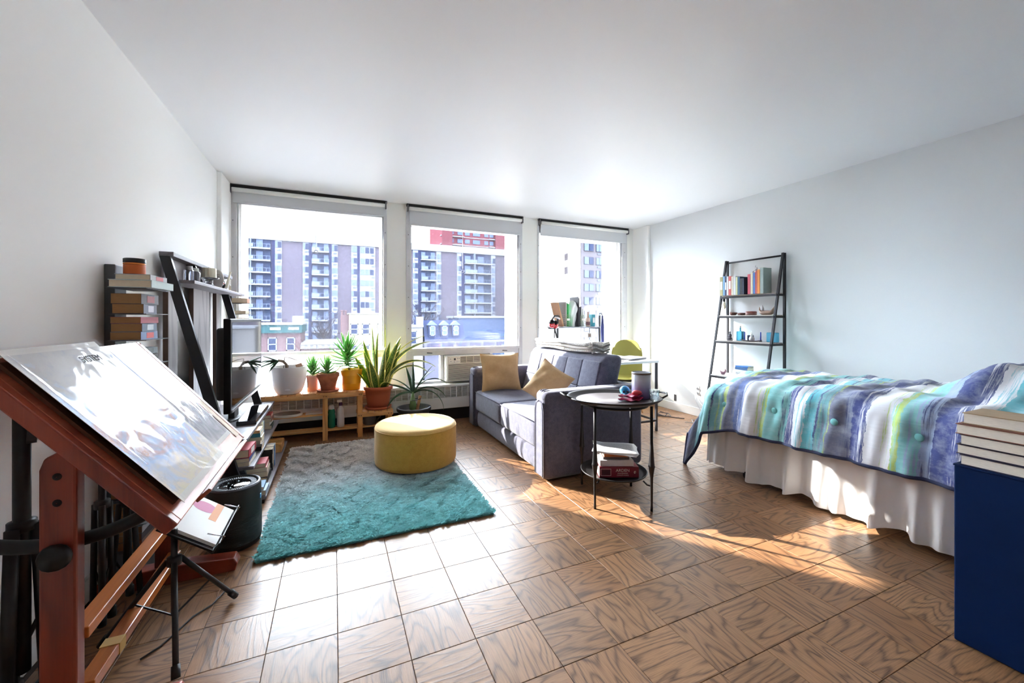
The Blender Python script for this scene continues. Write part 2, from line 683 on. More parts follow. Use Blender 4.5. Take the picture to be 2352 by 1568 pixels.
def blind(label, x0, x1, zb, ring_x, ring_z):
    t = thing('roller_blind', label, 'blind', ((x0 + x1) / 2, 4.575, HC - .005), group='roller blinds above the windows')
    MB().tube([(x0 + .03, 4.57, 2.388), (x1 - .025, 4.57, 2.388)], .021, 16).build('tube', WHITEP, t, smooth=True)
    MB().mm((x0 + .035, 4.588, zb), (x1 - .03, 4.5895, 2.395)).build('fabric', BLINDF, t)
    MB().mm((x0 + .035, 4.582, zb - .004), (x1 - .03, 4.595, zb + .012)).build('hem_bar', BLINDF, t, bevel=.003)
    MB().mm((x0 + .002, 4.565, 2.412), (x1 - .002, 4.605, 2.438)).build('head_shade_strip', DARK, t)  # dark strip standing for the shaded gap above the roller
    for x in (x0 + .008, x1 - .02):
        MB().mm((x, 4.548, 2.355), (x + .012, 4.597, 2.425)).build('bracket', mat('steel_bracket', (120, 120, 125), .4, metal=.8), t, bevel=.002)
    cord = MB().tube([(ring_x, 4.59, zb), (ring_x, 4.59, ring_z + .03)], .0025, 6).build('pull_cord', WHITEP, t)
    pts = [(ring_x + .016 * math.sin(a), 4.59, ring_z + .016 * math.cos(a)) for a in [2 * PI * k / 16 for k in range(17)]]
    MB().tube(pts, .0035, 6, cap=False).build('pull_ring', mat('ring_plastic', (150, 150, 152), .4), cord, smooth=True)
    return t




blind('pale grey roller blind over the leftmost window', -.912, .532, 2.272, -.166, 1.845)
blind('pale grey roller blind over the middle window above the air conditioner', .738, 2.172, 2.21, 1.39, 1.72)
blind('pale grey roller blind over the window nearest the bed', 2.388, 3.822, 2.232, 3.01, 1.84)

# convector along the window wall
conv = thing('heating_convector', 'long white metal heater cover with louvred grilles under the windows', 'heater', (1.5, 4.53, .155))
HEAT = mat('heater_enamel', (226, 226, 224), .45)
b = MB()
b.mm((-.70, 4.445, .155), (3.92, 4.605, .275))
b.mm((-.70, 4.445, .395), (3.92, 4.605, .42))
b.mm((-.70, 4.53, .275), (3.92, 4.605, .395))
b.build('casing', HEAT, conv, bevel=.004)
gap = .067
louv = MB()
for k in range(9):
    louv.box((0, 0, -.054 + k * .0135), (gap - .008, .012, .004), (R(28), 0, 0))
lme = louv.mesh('grille_bay', mat('louvre_metal', (206, 204, 198), .5))
fin = MB().mm((-.004, -.045, -.06), (.004, .045, .06)).mesh('grille_rib', HEAT)
x = -.67
while x < 3.9:
    for nm, me, dx, yy in (('grille_bay', lme, gap / 2, 4.456), ('grille_rib', fin, 0, 4.49)):
        o = bpy.data.objects.new(nm, me)
        C.objects.link(o)
        o.parent = conv
        o.location = (x + dx - 1.5, yy - 4.53, .335 - .155)
    x += gap
struct(MB().mm((XL, 4.56, 0), (XR, 4.6, .155)).build('heater_shade', DARK))  # dark strip painted for the shade beneath the heater cover

# ================================================================== outside
_before_out = set(MATS)
GREY = mat('street_asphalt', (70,70,72), .9, var=.1, vs=.5)
struct(MB().mm((-200, 6, -13.2), (260, 320, -13)).build('ground', GREY))
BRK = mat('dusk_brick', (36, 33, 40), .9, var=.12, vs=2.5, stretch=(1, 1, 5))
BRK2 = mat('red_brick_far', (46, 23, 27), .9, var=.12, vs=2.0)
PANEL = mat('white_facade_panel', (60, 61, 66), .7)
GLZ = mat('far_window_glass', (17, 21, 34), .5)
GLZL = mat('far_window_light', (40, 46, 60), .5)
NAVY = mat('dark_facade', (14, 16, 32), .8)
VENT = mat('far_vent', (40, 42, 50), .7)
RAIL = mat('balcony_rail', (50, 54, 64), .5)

slab = thing('apartment_building', 'wide brick apartment slab with white balconies filling the two left windows', 'building', (12, 116, -13))
YS = 109.0
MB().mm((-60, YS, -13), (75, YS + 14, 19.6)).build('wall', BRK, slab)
MB().mm((-60, YS - .6, 19.6), (75, YS + 14, 21.4)).build('parapet', PANEL, slab)
for a, b in ((-30, -19.5), (-13.2, -12.6), (-5.5, -4.9), (-1.0, -.5), (5.4, 6.0), (20.6, 21.2), (32.6, 33.3)):
    MB().mm((a, YS - .4, -13), (b, YS + .2, 19.6)).build('pier', NAVY, slab)
w_me = MB().mm((0, -.12, 0), (1, .0, 1)).mesh('window', GLZ)
wl_me = MB().mm((0, -.12, 0), (1, .0, 1)).mesh('window', GLZL)
v_me = MB().mm((0, -.14, 0), (1, .0, 1)).mesh('air_vent', VENT)


def put(me, nm, parent, x, y, z, sx, sz, sy=1.0):
    o = bpy.data.objects.new(nm, me)
    C.objects.link(o)
    o.parent = parent
    p = off(parent)
    o.location = (x - p.x, y - p.y, z - p.z)
    o.scale = (sx, sy, sz)
    return o


nfl = 9
for (a, b, zz) in ((-12.6, -11.2, 17.4), (-6.8, -5.5, 17.4), (-.5, .9, 17.4), (4.0, 5.4, 17.4), (6.0, 9.7, 17.4), (19.2, 20.6, 17.0), (25.5, 26.8, 17.0), (31.3, 32.6, 16.8), (41.4, 42.7, 16.7)):
    MB().mm((a, YS - .25, -13), (b, YS + .2, 19.6)).build('window_strip', PANEL, slab)
    wdt = b - a
    for k in range(nfl):
        z = zz - 2.76 * k
        if wdt > 3:
            for q in (.06, .36, .66):
                put(w_me if rnd.random() < .5 else wl_me, 'window', slab, a + q * wdt, YS - .25, z + .5, wdt * .24, 1.4)
        else:
            put(w_me if rnd.random() < .6 else wl_me, 'window', slab, a + .45 * wdt, YS - .25, z + .55, wdt * .5, 1.35)
            put(wl_me, 'window', slab, a + .08 * wdt, YS - .25, z + .55, wdt * .34, 1.35)
        put(v_me, 'air_vent', slab, a + .3 * wdt if wdt < 3 else b - .9, YS - .25, z - .2, .75, .4)
# balconies
for (a, b, zz, div) in ((-19.5, -13.4, 17.4, 1), (-4.8, -1.1, 17.4, 0), (21.3, 25.2, 17.0, 0), (33.4, 41.2, 16.7, 1)):
    wb = b - a
    sl = MB().mm((0, -1.5, -.14), (wb, .2, .14)).mesh('balcony_slab', PANEL)
    rail = MB()
    rail.mm((0, -1.45, 1.02), (wb, -1.38, 1.1))
    rail.mm((0, -1.43, .2), (wb, -1.4, .26))
    nb = int(wb / .75)
    for k in range(nb + 1):
        x = wb * k / nb
        rail.mm((x - .035, -1.45, .14), (x + .035, -1.38, 1.1))
    rail.mm((0, -1.42, .3), (wb * .45, -1.41, .98))
    rme = rail.mesh('railing', RAIL)
    gz = MB()
    for k in range(4 if wb > 5 else 3):
        n_ = 4 if wb > 5 else 3
        gz.mm((wb * (k + .06) / n_, -.14, .16), (wb * (k + .94) / n_, .0, 2.2), mi=k % 2)
    gme = gz.mesh('balcony_door', [GLZL, GLZ])
    MB().mm((a, YS - .06, -13), (b, YS + .1, 19.5)).build('balcony_back', NAVY, slab)
    if div:
        MB().mm((a + wb * .36 - .1, YS - 1.4, -13), (a + wb * .36 + .1, YS, 19.5)).build('divider', RAIL, slab)
    for k in range(nfl):
        z = zz - 2.76 * k
        put(sl, 'balcony_slab', slab, a, YS, z, 1, 1)
        put(rme, 'railing', slab, a, YS, z, 1, 1)
        put(gme, 'balcony_door', slab, a, YS - .06, z, 1, 1)

tower = thing('brick_tower', 'red brick tower with pale balcony bands rising behind the slab in the middle window', 'building', (50, 160, -13))
MB().mm((37, 150, -13), (64, 170, 46)).build('wall', BRK2, tower)
for k in range(6):
    z = 42 - 3.1 * k
    MB().mm((36.6, 149, z - .25), (45.8, 150.2, z + .1)).build('band', PANEL, tower)
    MB().mm((45.8, 149.8, z - .2), (56, 150.2, z + .05)).build('band', PANEL, tower)
    MB().mm((56, 149, z - .25), (64.3, 150.2, z + .1)).build('band', PANEL, tower)
    for a, b in ((39.1, 41.8), (43.3, 45.4), (46.3, 48.2), (49.5, 52.4), (54.2, 55.8), (56.4, 58.0)):
        put(wl_me, 'window', tower, a, 149.95, z + .8, b - a, 1.5)
MB().mm((37, 148.6, 24), (41, 150, 45)).build('bay', BRK2, tower)
MB().mm((58.5, 148.6, 24), (64, 150, 45)).build('bay', BRK2, tower)

tall = thing('tall_apartment_block', 'tall beige block with a sunlit blank side wall behind the window nearest the bed', 'building', (60, 95, -13))
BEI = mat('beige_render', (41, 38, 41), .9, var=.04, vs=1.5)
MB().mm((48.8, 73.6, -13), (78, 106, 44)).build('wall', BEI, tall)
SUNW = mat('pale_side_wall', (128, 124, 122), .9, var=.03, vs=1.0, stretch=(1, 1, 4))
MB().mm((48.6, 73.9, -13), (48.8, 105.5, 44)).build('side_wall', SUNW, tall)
fr_me = MB().mm((0, -.12, 0), (1, .02, 1)).mesh('window_surround', mat('bronze_frame', (26,23,25), .6))
for k in range(13):
    z = 27.6 - 2.9 * k
    for a, wd in ((49.5, 2.3), (52.6, 1.4), (55.5, 2.3)):
        s_ = put(fr_me, 'window_surround', tall, a - .1, 73.6, z - .1, wd + .2, 1.7)
        put(wl_me, 'window', tall, a, 73.5, z, wd * .46, 1.5)
        put(wl_me if rnd.random() < .6 else w_me, 'window', tall, a + wd * .54, 73.5, z, wd * .46, 1.5)
    put(v_me, 'air_vent', tall, 52.9, 73.6, z - .75, 1.0, .4)
for z in (22, 11.5, 14.6):
    put(fr_me, 'window_surround', tall, 48.55, 80, z, .05, 1.6, 10)

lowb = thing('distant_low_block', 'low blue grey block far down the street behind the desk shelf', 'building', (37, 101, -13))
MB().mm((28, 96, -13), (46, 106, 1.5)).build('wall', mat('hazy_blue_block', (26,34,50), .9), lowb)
MB().mm((27.6, 95.6, 1.5), (46.4, 106.4, 2.0)).build('parapet', PANEL, lowb)

# row houses in the near street
YR = 55.0
GREEN = mat('green_cornice', (16, 32, 34), .7)
PINKB = mat('pinkish_brick', (44, 34, 36), .9, var=.1, vs=6)
CREAM = mat('cream_stucco', (58, 54, 48), .85)
SLATE = mat('slate_mansard', (20, 24, 40), .7, var=.08, vs=4)
STONE = mat('pale_stone', (58, 57, 58), .8)


def sash(parent, x0, x1, z0, z1, y, fm=PANEL, gm=GLZ):
    f = MB()
    t_ = .12
    f.mm((x0, y - .1, z0), (x0 + t_, y + .05, z1)).mm((x1 - t_, y - .1, z0), (x1, y + .05, z1))
    f.mm((x0, y - .1, z0), (x1, y + .05, z0 + t_)).mm((x0, y - .1, z1 - t_), (x1, y + .05, z1))
    f.mm((x0, y - .1, (z0 + z1) / 2 - .05), (x1, y + .05, (z0 + z1) / 2 + .05))
    w = f.build('window', fm, parent)
    MB().mm((x0, y - .04, z0), (x1, y, z1)).build('pane', gm, w)


ha = thing('row_house', 'low brick row house with green cornice beyond the television', 'building', (-6, 59, -13))
MB().mm((-12, YR, -13), (-3.7, YR + 9, -.45)).build('wall', PINKB, ha)
MB().mm((-12.2, YR - .7, -.45), (-3.5, YR + 9, .5)).build('cornice', GREEN, ha)
MB().mm((-12.3, YR - .9, .5), (-3.4, YR + 9, .72)).build('coping', STONE, ha)
for a in (-10.6, -7.1, -5.2):
    sash(ha, a, a + .95, -2.6, -1.0, YR)
    sash(ha, a, a + .95, -5.6, -4.0, YR)
for a in (-6.8, -4.9):
    MB().mm((a, YR - .76, -.1), (a + 1.1, YR - .66, .22)).build('cornice_panel', STONE, ha)
MB().mm((-4.9, YR + 4, .7), (-3.6, YR + 5, 1.6)).build('roof_box', STONE, ha)

hb = thing('row_house', 'low pale row house with long stone cornice between green house and cream house', 'building', (-1.4, 59, -13))
MB().mm((-3.6, YR, -13), (.8, YR + 9, -2.4)).build('wall', PINKB, hb)
MB().mm((-3.65, YR - .6, -2.4), (.8, YR + 9, -1.9)).build('cornice', STONE, hb)
MB().mm((-3.6, YR - .8, -1.9), (.8, YR + 9, -1.7)).build('coping', STONE, hb)
for k in range(8):
    MB().mm((-3.5 + k * .62, YR - .75, -2.35), (-3.2 + k * .62, YR - .55, -1.95)).build('bracket', STONE, hb)
for a in (-3.0, -1.3, .3):
    sash(hb, a, a + .9, -4.6, -3.0, YR)

hc = thing('row_house', 'cream stucco row house with brick side wall behind the snake plant', 'building', (3.6, 59, -13))
MB().mm((1.75, YR, -13), (6.9, YR + 9, 1.8)).build('wall', CREAM, hc)
MB().mm((.9, YR + .5, -13), (1.75, YR + 9, 1.7)).build('side_wall', PINKB, hc)
MB().mm((1.65, YR - .1, 1.8), (7.0, YR + 9, 1.95)).build('coping', STONE, hc)
for a in (1.9, 3.3, 5.2):
    sash(hc, a, a + .95, -.8, .6, YR)
    sash(hc, a, a + .95, -3.6, -2.1, YR)
for x in (1.0, 1.4):
    MB().lathe([(.16, 0), (.16, .5), (.22, .52), (.22, .62), (.12, .64)], (x, YR + 2, 1.7), 10).build('chimney_pot', PINKB, hc)

hd = thing('row_house', 'dark slate mansard row house with three dormers below the middle blind', 'building', (14, 59, -13))
MB().mm((11.3, YR, -13), (17.0, YR + 9, -1.6)).build('wall', mat('grey_stone_far', (36,36,44), .9), hd)
MB().prism([(YR, -1.6), (YR + 1.2, 1.0), (YR + 8, 1.0), (YR + 9, -1.6)], 0, 11.3, 17.0).build('roof', SLATE, hd)
for a in (11.9, 13.6, 15.2):
    d_ = MB()
    d_.mm((a - .1, YR - .1, -1.3), (a + .95, YR + 2, .35))
    dd = d_.build('dormer', SLATE, hd)
    MB().prism([(a - .25, .35), (a + .42, .95), (a + 1.1, .35)], 1, YR - .2, YR + 2).build('dormer_roof', mat('lead_roof', (42,48,60), .6), dd)
    sash(hd, a + .05, a + .8, -1.1, .25, YR - .12, PANEL, GLZL)
MB().mm((11.1, YR - .8, -2.7), (23.5, YR + 1, -1.9)).build('cornice', mat('grey_cornice', (44,43,50), .8), hd)
for k in range(6):
    MB().mm((11.5 + k * 2, YR - .86, -2.6), (13.1 + k * 2, YR - .78, -2.1)).build('cornice_panel', mat('grey_cornice_dark', (32,31,40), .8), hd)

he = thing('row_house', 'white house with stepped gable at the left edge of the middle window', 'building', (10, 59, -13))
MB().mm((7.2, YR - .2, -13), (11.0, YR + 9, .1)).build('wall', STONE, he)
MB().mm((7.1, YR - .5, .1), (11.05, YR + 9, .35)).build('coping', PANEL, he)
MB().mm((10.5, YR - .3, .35), (11.05, YR + 2, 1.5)).build('gable', PANEL, he)
sash(he, 9.3, 10.2, -2.2, -.4, YR - .2)

# bare street trees
BARK = mat('bare_bark', (20,17,19), .9)
REDT = mat('russet_twigs', (44,24,22), .9)


def tree(label, x, y, zt, spread, seed, m=BARK, n=60, z0=-13):
    rr = random.Random(seed)
    t = thing('bare_tree', label, 'tree', (x, y, z0), group='bare trees across the street')
    b = MB()
    H = zt - z0
    b.tube([(x, y, z0), (x + .1, y, z0 + H * .3), (x, y, z0 + H * .55)], [.28, .22, .16], 8)
    b.build('trunk', m, t, smooth=True)
    br = MB()
    for k in range(n):
        a = rr.uniform(0, 2 * PI)
        z1 = z0 + H * rr.uniform(.4, .7)
        p = Vector((x, y, z1))
        d = Vector((math.cos(a), math.sin(a) * .6, rr.uniform(.6, 1.6))).normalized()
        L = spread * rr.uniform(.5, 1.0)
        pts = [p]
        for q in range(3):
            p = p + d * L / 3
            d = (d + Vector((rr.uniform(-.35, .35), rr.uniform(-.3, .3), rr.uniform(-.1, .35)))).normalized()
            pts.append(p.copy())
        br.tube(pts, [.07, .05, .03, .012], 4, cap=False)
        for q in range(7):
            i = rr.choice((1, 2, 3))
            s0 = pts[i]
            e = s0 + Vector((rr.uniform(-1, 1), rr.uniform(-.6, .6), rr.uniform(.1, 1.0))) * spread * .22
            br.tube([s0, (s0 + e) / 2 + Vector((0, 0, .1)), e], [.03, .02, .01], 3, cap=False)
    o = br.build('branches', m, t)
    o['kind'] = 'stuff'
    return t


tree('bare tree in front of the brick slab beyond the potted aloes', -1.5, 75, 4.5, 4.2, 3)
tree('bare tree rising behind the white gabled house in the middle window', 16.5, 80, 7.0, 5.5, 4)
tree('thin bare tree beside the dark slate roof in the middle window', 22.5, 82, 4.5, 3.6, 9)
tree('russet twiggy tree low at the right of the middle window', 21.5, 48, .6, 2.6, 5, REDT, 70)
tree('russet creeper tree against the green corniced brick house', -6.2, 53, -.4, 1.9, 6, REDT, 60)

for _k in set(MATS) - _before_out:
    MATS[_k].node_tree.nodes['Principled BSDF'].inputs['Specular IOR Level'].default_value = 0.0

# ================================================================== helpers for small things
def mk(nm, rgb, **kw):
    return mat(nm, rgb, **kw)


_cover = {}


def cover_mat(rgb, rough=.55):
    k = (tuple(rgb), rough)
    if k not in _cover:
        _cover[k] = mat('book_cover_%d' % len(_cover), rgb, rough, var=.06, vs=40)
    return _cover[k]


def book(label, loc, dims, rgb, ex=(1, 0, 0), ey=(0, 1, 0), group=None, pages=None, hard=False, band=None, name='book', cat='book'):
    """dims = (fore-edge to spine, foot to head, thickness); ex points to the spine, ey to the head"""
    w, l, t = dims
    m = frame(loc, ex, ey)
    o = thing(name, label, cat, loc, group=group)
    o.rotation_euler = m.to_euler()
    ov = .003 if hard else .0005
    th = .0025 if hard else .001
    b = MB()
    b.mm((-w / 2, -l / 2, 0), (w / 2, l / 2, th)).mm((-w / 2, -l / 2, t - th), (w / 2, l / 2, t))
    b.mm((w / 2 - th, -l / 2, 0), (w / 2, l / 2, t))
    b.build('cover', cover_mat(rgb), o, local=True)
    MB().mm((-w / 2 + ov, -l / 2 + ov, th), (w / 2 - th, l / 2 - ov, t - th)).build('pages', pages or PAGES, o, local=True)
    if band is not None:
        MB().mm((w / 2 - .0005, -l * .18, t * .15), (w / 2 + .0006, l * .25, t * .85)).build('spine_label', cover_mat(band), o, local=True)
    return o


def stack(items, x, y, z, grp, jit=.006, seed=1, ex=(1, 0, 0), pages=None):
    """items: (label, dims, rgb, band, hard) from the bottom up, lying flat; returns top z"""
    rr = random.Random(seed)
    for it in items:
        label, dims, rgb = it[:3]
        band = it[3] if len(it) > 3 else None
        hard = it[4] if len(it) > 4 else False
        a = rr.uniform(-.05, .05)
        e = Vector((ex[0] * math.cos(a) - ex[1] * math.sin(a), ex[0] * math.sin(a) + ex[1] * math.cos(a), 0))
        f = Vector((-e.y, e.x, 0))
        book(label, (x + rr.uniform(-jit, jit), y + rr.uniform(-jit, jit), z + .0004), dims, rgb, e, f, grp, pages, hard, band)
        z += dims[2] + .0008
    return z


def leaf(b, p, az, L, Wd, e0, e1, n=12, fold=.22, tip=2.0, twist=0.0, mi=0, thick=0.0, base_w=.35, spin=0.0):
    """a strap leaf: elevation runs from e0 to e1 (degrees) along its length"""
    p = Vector(p)
    az = R(az)
    rows = []
    for i in range(n + 1):
        t = i / n
        e = R(e0 + (e1 - e0) * t)
        d = Vector((math.cos(az) * math.cos(e), math.sin(az) * math.cos(e), math.sin(e)))
        side = Vector((-math.sin(az + twist * t), math.cos(az + twist * t), 0))
        nor = side.cross(d).normalized()
        if spin:
            side, nor = side * math.cos(spin) + nor * math.sin(spin), nor * math.cos(spin) - side * math.sin(spin)
        w = Wd * (base_w + (1 - base_w) * min(1, t * 3.0)) * max(0.02, 1 - t ** tip)
        rows.append((p - side * w / 2 + nor * fold * w * -.5 * -1, p, p + side * w / 2 + nor * fold * w * .5, t))
        p = p + d * (L / n)
    vs, us, fs = [], [], []
    for l, c, r, t in rows:
        vs += [l, c, r]
        us += [(0.01, t), (.5, t), (.99, t)]
    for i in range(n):
        a = i * 3
        fs += [(a, a + 1, a + 4, a + 3), (a + 1, a + 2, a + 5, a + 4)]
    b.add(vs, fs, mi, us)


def leaf_mat(name, mid, dark, edge, ew=.12):
    t = NT(name)
    uv = t.n('ShaderNodeUVMap')
    sp = t.n('ShaderNodeSeparateXYZ', {0: uv})
    d = t.math('ABSOLUTE', t.math('SUBTRACT', sp.outputs[0], .5))
    mp = t.n('ShaderNodeMapping', {'Vector': uv, 'Scale': (2.5, 26, 1)})
    nz = t.noise(mp.outputs[0], 1.6, 3)
    body = t.mix(t.ramp(nz.outputs[0], [(.4, (0, 0, 0, 1)), (.6, (1, 1, 1, 1))]).outputs[0], lin(mid), lin(dark))
    k = t.ramp(t.math('ADD', d, t.math('MULTIPLY', t.math('SUBTRACT', nz.outputs[0], .5), .08)), [(.5 - ew - .02, (0, 0, 0, 1)), (.5 - ew + .02, (1, 1, 1, 1))])
    col = t.mix(k.outputs[0], body, lin(edge))
    t.set(t.bsdf, 'Base Color', col)
    t.bsdf.inputs['Roughness'].default_value = .42
    tl = t.n('ShaderNodeBsdfTranslucent', {'Color': col})
    mx = t.n('ShaderNodeMixShader', {0: .38, 1: t.bsdf.outputs[0], 2: tl.outputs[0]})
    t.set(t.out, 'Surface', mx)
    return t.m


SNAKE = leaf_mat('snake_leaf', (132, 160, 66), (64, 100, 46), (244, 236, 140), .17)
ALOE = leaf_mat('aloe_leaf', (124, 190, 104), (96, 164, 88), (150, 204, 116), .04)
ALOED = leaf_mat('aloe_dark_leaf', (74, 112, 84), (52, 86, 66), (104, 140, 104), .03)
SOIL = mat('potting_soil', (70, 52, 42), .95, var=.3, vs=80, bump=.8, bs=120)
PINE = wood('pine_wood', (226, 172, 108), (186, 124, 66), 1.0, 0, .5)
PINEY = wood('pine_wood_cross', (226, 172, 108), (186, 124, 66), 1.0, 1, .5)
PINEZ = wood('pine_wood_upright', (222, 166, 100), (182, 120, 62), 1.0, 2, .5)

# ================================================================== plant bench under the left window
bench = thing('plant_bench', 'stepped pine plant bench with slatted shelves under the left window', 'bench', (-.04, 4.32, 0))
k = 0
x = -.62
slat_me = MB().mm((0, 4.212 - 4.32, 0), (.054, 4.432 - 4.32, .016)).mesh('top_slat', PINEY)
while x < .215:
    put(slat_me, 'top_slat', bench, x, 4.32, .443, 1, 1)
    x += .0595
x = .254
while x < .5:
    put(slat_me, 'top_slat', bench, x, 4.32, .233, 1, 1)
    x += .0595
for y in (4.205, 4.42):
    MB().mm((-.62, y, .405), (.266, y + .02, .443)).build('top_rail', PINE, bench, bevel=.003)
    MB().mm((.21, y, .197), (.548, y + .02, .233)).build('step_rail', PINE, bench, bevel=.003)
for y in (4.226, 4.392):
    for x, zt in ((-.60, .405), (-.098, .405), (.215, .405), (.495, .197)):
        MB().mm((x, y, 0), (x + .045, y + .028, zt)).build('leg', PINEZ, bench, bevel=.003)
    for q in (-.085, -.07):
        pass
for y in (4.256, 4.31, 4.364):
    MB().mm((-.62, y, .082), (.53, y + .036, .096)).build('low_slat', PINE, bench, bevel=.002)
    MB().mm((-.62, y, .236), (-.06, y + .036, .25)).build('mid_slat', PINE, bench, bevel=.002)
for x in (-.60, -.098, .215, .495):
    MB().mm((x + .004, 4.25, .06), (x + .04, 4.4, .082)).build('shelf_bearer', PINEY, bench)
for x in (-.60, -.098):
    MB().mm((x + .004, 4.25, .216), (x + .04, 4.4, .236)).build('shelf_bearer', PINEY, bench)
bolt = MB().ball((0, 0, 0), (.006, .003, .006), 8, 5).mesh('bolt', mat('bolt_dark', (120, 84, 50), .5))
for x in (-.088, -.066, .228, .246):
    put(bolt, 'bolt', bench, x, 4.204, .424, 1, 1)
for x in (.225, .245, .505, .528):
    put(bolt, 'bolt', bench, x, 4.204, .215, 1, 1)


def pot_prof(rt, rb, h, rim=.012, rimh=.03, t=.006):
    return [(0.001, 0), (rb, 0), (rb + (rt - rim - rb) * .5, h * .45), (rt - rim, h - rimh), (rt, h - rimh + .002), (rt, h - .002), (rt - .003, h), (rt - t - .004, h), (rt - t - rim, h - .03), (rb, h * .4), (.001, h * .38)]


def soil(root, x, y, z, r):
    return MB().lathe([(.001, .006), (r * .5, .008), (r, 0)], (x, y, z), 24).build('soil', SOIL, root, smooth=True)


# big white bowl pot with drooping succulent
wp = thing('plant_pot', 'large white bowl planter with a drooping grey green succulent', 'plant', (-.385, 4.318, .459))
MB().lathe([(.001, 0), (.085, 0), (.105, .012), (.128, .06), (.143, .13), (.150, .2), (.152, .252), (.149, .256), (.140, .254), (.136, .2), (.12, .1), (.001, .1)], (-.385, 4.318, .459), 40).build('bowl', mat('white_ceramic', (226, 220, 222), .45, var=.03, vs=8), wp, smooth=True)
soil(wp, -.385, 4.318, .685, .138)
b = MB()
b.tube([(-.40, 4.30, .69), (-.405, 4.29, .735), (-.43, 4.28, .765), (-.47, 4.27, .775)], [.013, .013, .014, .012], 8)
b.build('stem', mat('woody_stem', (122, 104, 84), .8), wp, smooth=True)
b = MB()
for az, L, e0, e1 in ((185, .17, 15, -35), (200, .16, -5, -40), (165, .15, 5, -30), (220, .14, -30, -70), (190, .13, 30, 10), (150, .12, -20, -50), (175, .2, -15, -25)):
    leaf(b, (-.465, 4.27, .772), az, L, .036, e0, e1, 8, fold=.5)
b.build('leaves', ALOED, wp, smooth=True, solid=.006)
b = MB()
b.tube([(-.43, 4.32, .70), (-.42, 4.32, .80), (-.37, 4.32, .79), (-.27, 4.31, .745), (-.245, 4.31, .71)], .003, 6)
b.tube([(-.39, 4.30, .70), (-.385, 4.3, .762), (-.33, 4.3, .74), (-.29, 4.3, .70)], .0025, 6)
b.build('wire', mat('bent_wire', (70, 62, 58), .5), wp, smooth=True)
MB().box((-.30, 4.29, .722), (.055, .006, .034), (0, R(-18), R(8))).build('plant_tag', mat('brown_card', (150, 116, 92), .8, var=.1, vs=60), wp)
MB().ball((-.385, 4.180, .51), (.024, .006, .011), 12, 8).build('overflow_slot', mat('white_ceramic', (226, 220, 222)), wp, smooth=True)

pp = thing('plant_pot', 'small pink pot with a spiky young aloe behind the terracotta pot', 'plant', (-.188, 4.382, .459))
MB().lathe(pot_prof(.062, .048, .155, .002, .02), (-.188, 4.382, .459), 28).build('pot', mat('pink_pot', (228, 184, 172), .5), pp, smooth=True)
soil(pp, -.188, 4.382, .585, .05)


def rosette(root, x, y, z, n, L, Wd, m, seed, h=0.0, e_lo=20, e_hi=80):
    rr = random.Random(seed)
    b = MB()
    for q in range(n):
        t = q / max(1, n - 1)
        az = q * 137.5 + rr.uniform(-12, 12)
        e0 = e_lo + (e_hi - e_lo) * t + rr.uniform(-6, 6)
        leaf(b, (x, y, z + h * t), az, L * (1 - .35 * t) * rr.uniform(.85, 1.1), Wd, e0, e0 + rr.uniform(-15, 20) * (1 - t), 7, fold=.6, tip=1.4, base_w=.9)
    return b.build('leaves', m, root, smooth=True, solid=.005)


rosette(pp, -.188, 4.382, .62, 20, .15, .03, ALOE, 5, .09)
MB().tube([(-.188, 4.382, .585), (-.188, 4.382, .69)], [.007, .005], 8).build('stem', mat('aloe_stem', (120, 132, 80), .7), pp, smooth=True)
MB().tube([(-.228, 4.345, .50), (-.235, 4.342, .665)], .003, 6).build('plant_stick', mat('bent_wire', (70, 62, 58)), pp)

TERRA = mat('weathered_terracotta', (176, 106, 78), .85, var=.3, vs=14, bump=.2, bs=60)
TERRA2 = mat('terracotta_plastic', (170, 84, 52), .6)
tp = thing('plant_pot', 'weathered terracotta pot on saucer with a small spiky aloe', 'plant', (-.05, 4.288, .459))
MB().lathe([(.001, 0), (.085, 0), (.096, .006), (.102, .022), (.098, .024), (.088, .012), (.001, .012)], (-.05, 4.288, .459), 32).build('saucer', TERRA, tp, smooth=True)
MB().lathe(pot_prof(.102, .062, .168, .008, .04), (-.05, 4.288, .471), 32).build('pot', TERRA, tp, smooth=True)
soil(tp, -.05, 4.288, .615, .088)
rosette(tp, -.06, 4.285, .64, 20, .15, .03, ALOE, 8, .07, 5, 82)
b = MB()
leaf(b, (.0, 4.26, .63), 10, .16, .034, 55, 28, 9, fold=.3, tip=2.2)
b.build('fallen_leaf', SNAKE, tp, smooth=True, solid=.003)

yp = thing('plant_pot', 'bright yellow pot holding a tall spiky aloe', 'plant', (.160, 4.33, .459))
YEL = mat('yellow_glaze', (232, 158, 20), .35, coat=.3)
MB().lathe([(.001, 0), (.078, 0), (.086, .006), (.092, .06), (.0935, .062), (.0935, .068), (.097, .14), (.0985, .142), (.0985, .148), (.103, .178), (.106, .2), (.104, .204), (.098, .203), (.094, .17), (.001, .16)], (.160, 4.33, .459), 36).build('pot', YEL, yp, smooth=True)
soil(yp, .16, 4.33, .628, .094)
MB().tube([(.145, 4.33, .63), (.125, 4.33, .75), (.11, 4.33, .83)], [.010, .009, .006], 8).build('stem', mat('aloe_stem', (120, 132, 80)), yp, smooth=True)
rosette(yp, .118, 4.33, .70, 38, .25, .036, ALOE, 12, .17, -12, 76)

sp = thing('plant_pot', 'tall variegated snake plant in a brown plastic pot on the low step', 'plant', (.415, 4.318, .249))
MB().lathe([(.001, 0), (.11, 0), (.124, .008), (.132, .028), (.128, .030), (.118, .016), (.001, .016)], (.415, 4.318, .249), 36).build('saucer', TERRA2, sp, smooth=True)
MB().lathe(pot_prof(.142, .104, .215, .014, .034), (.415, 4.318, .265), 36).build('pot', TERRA2, sp, smooth=True)
soil(sp, .415, 4.318, .435, .118)
rr = random.Random(4)
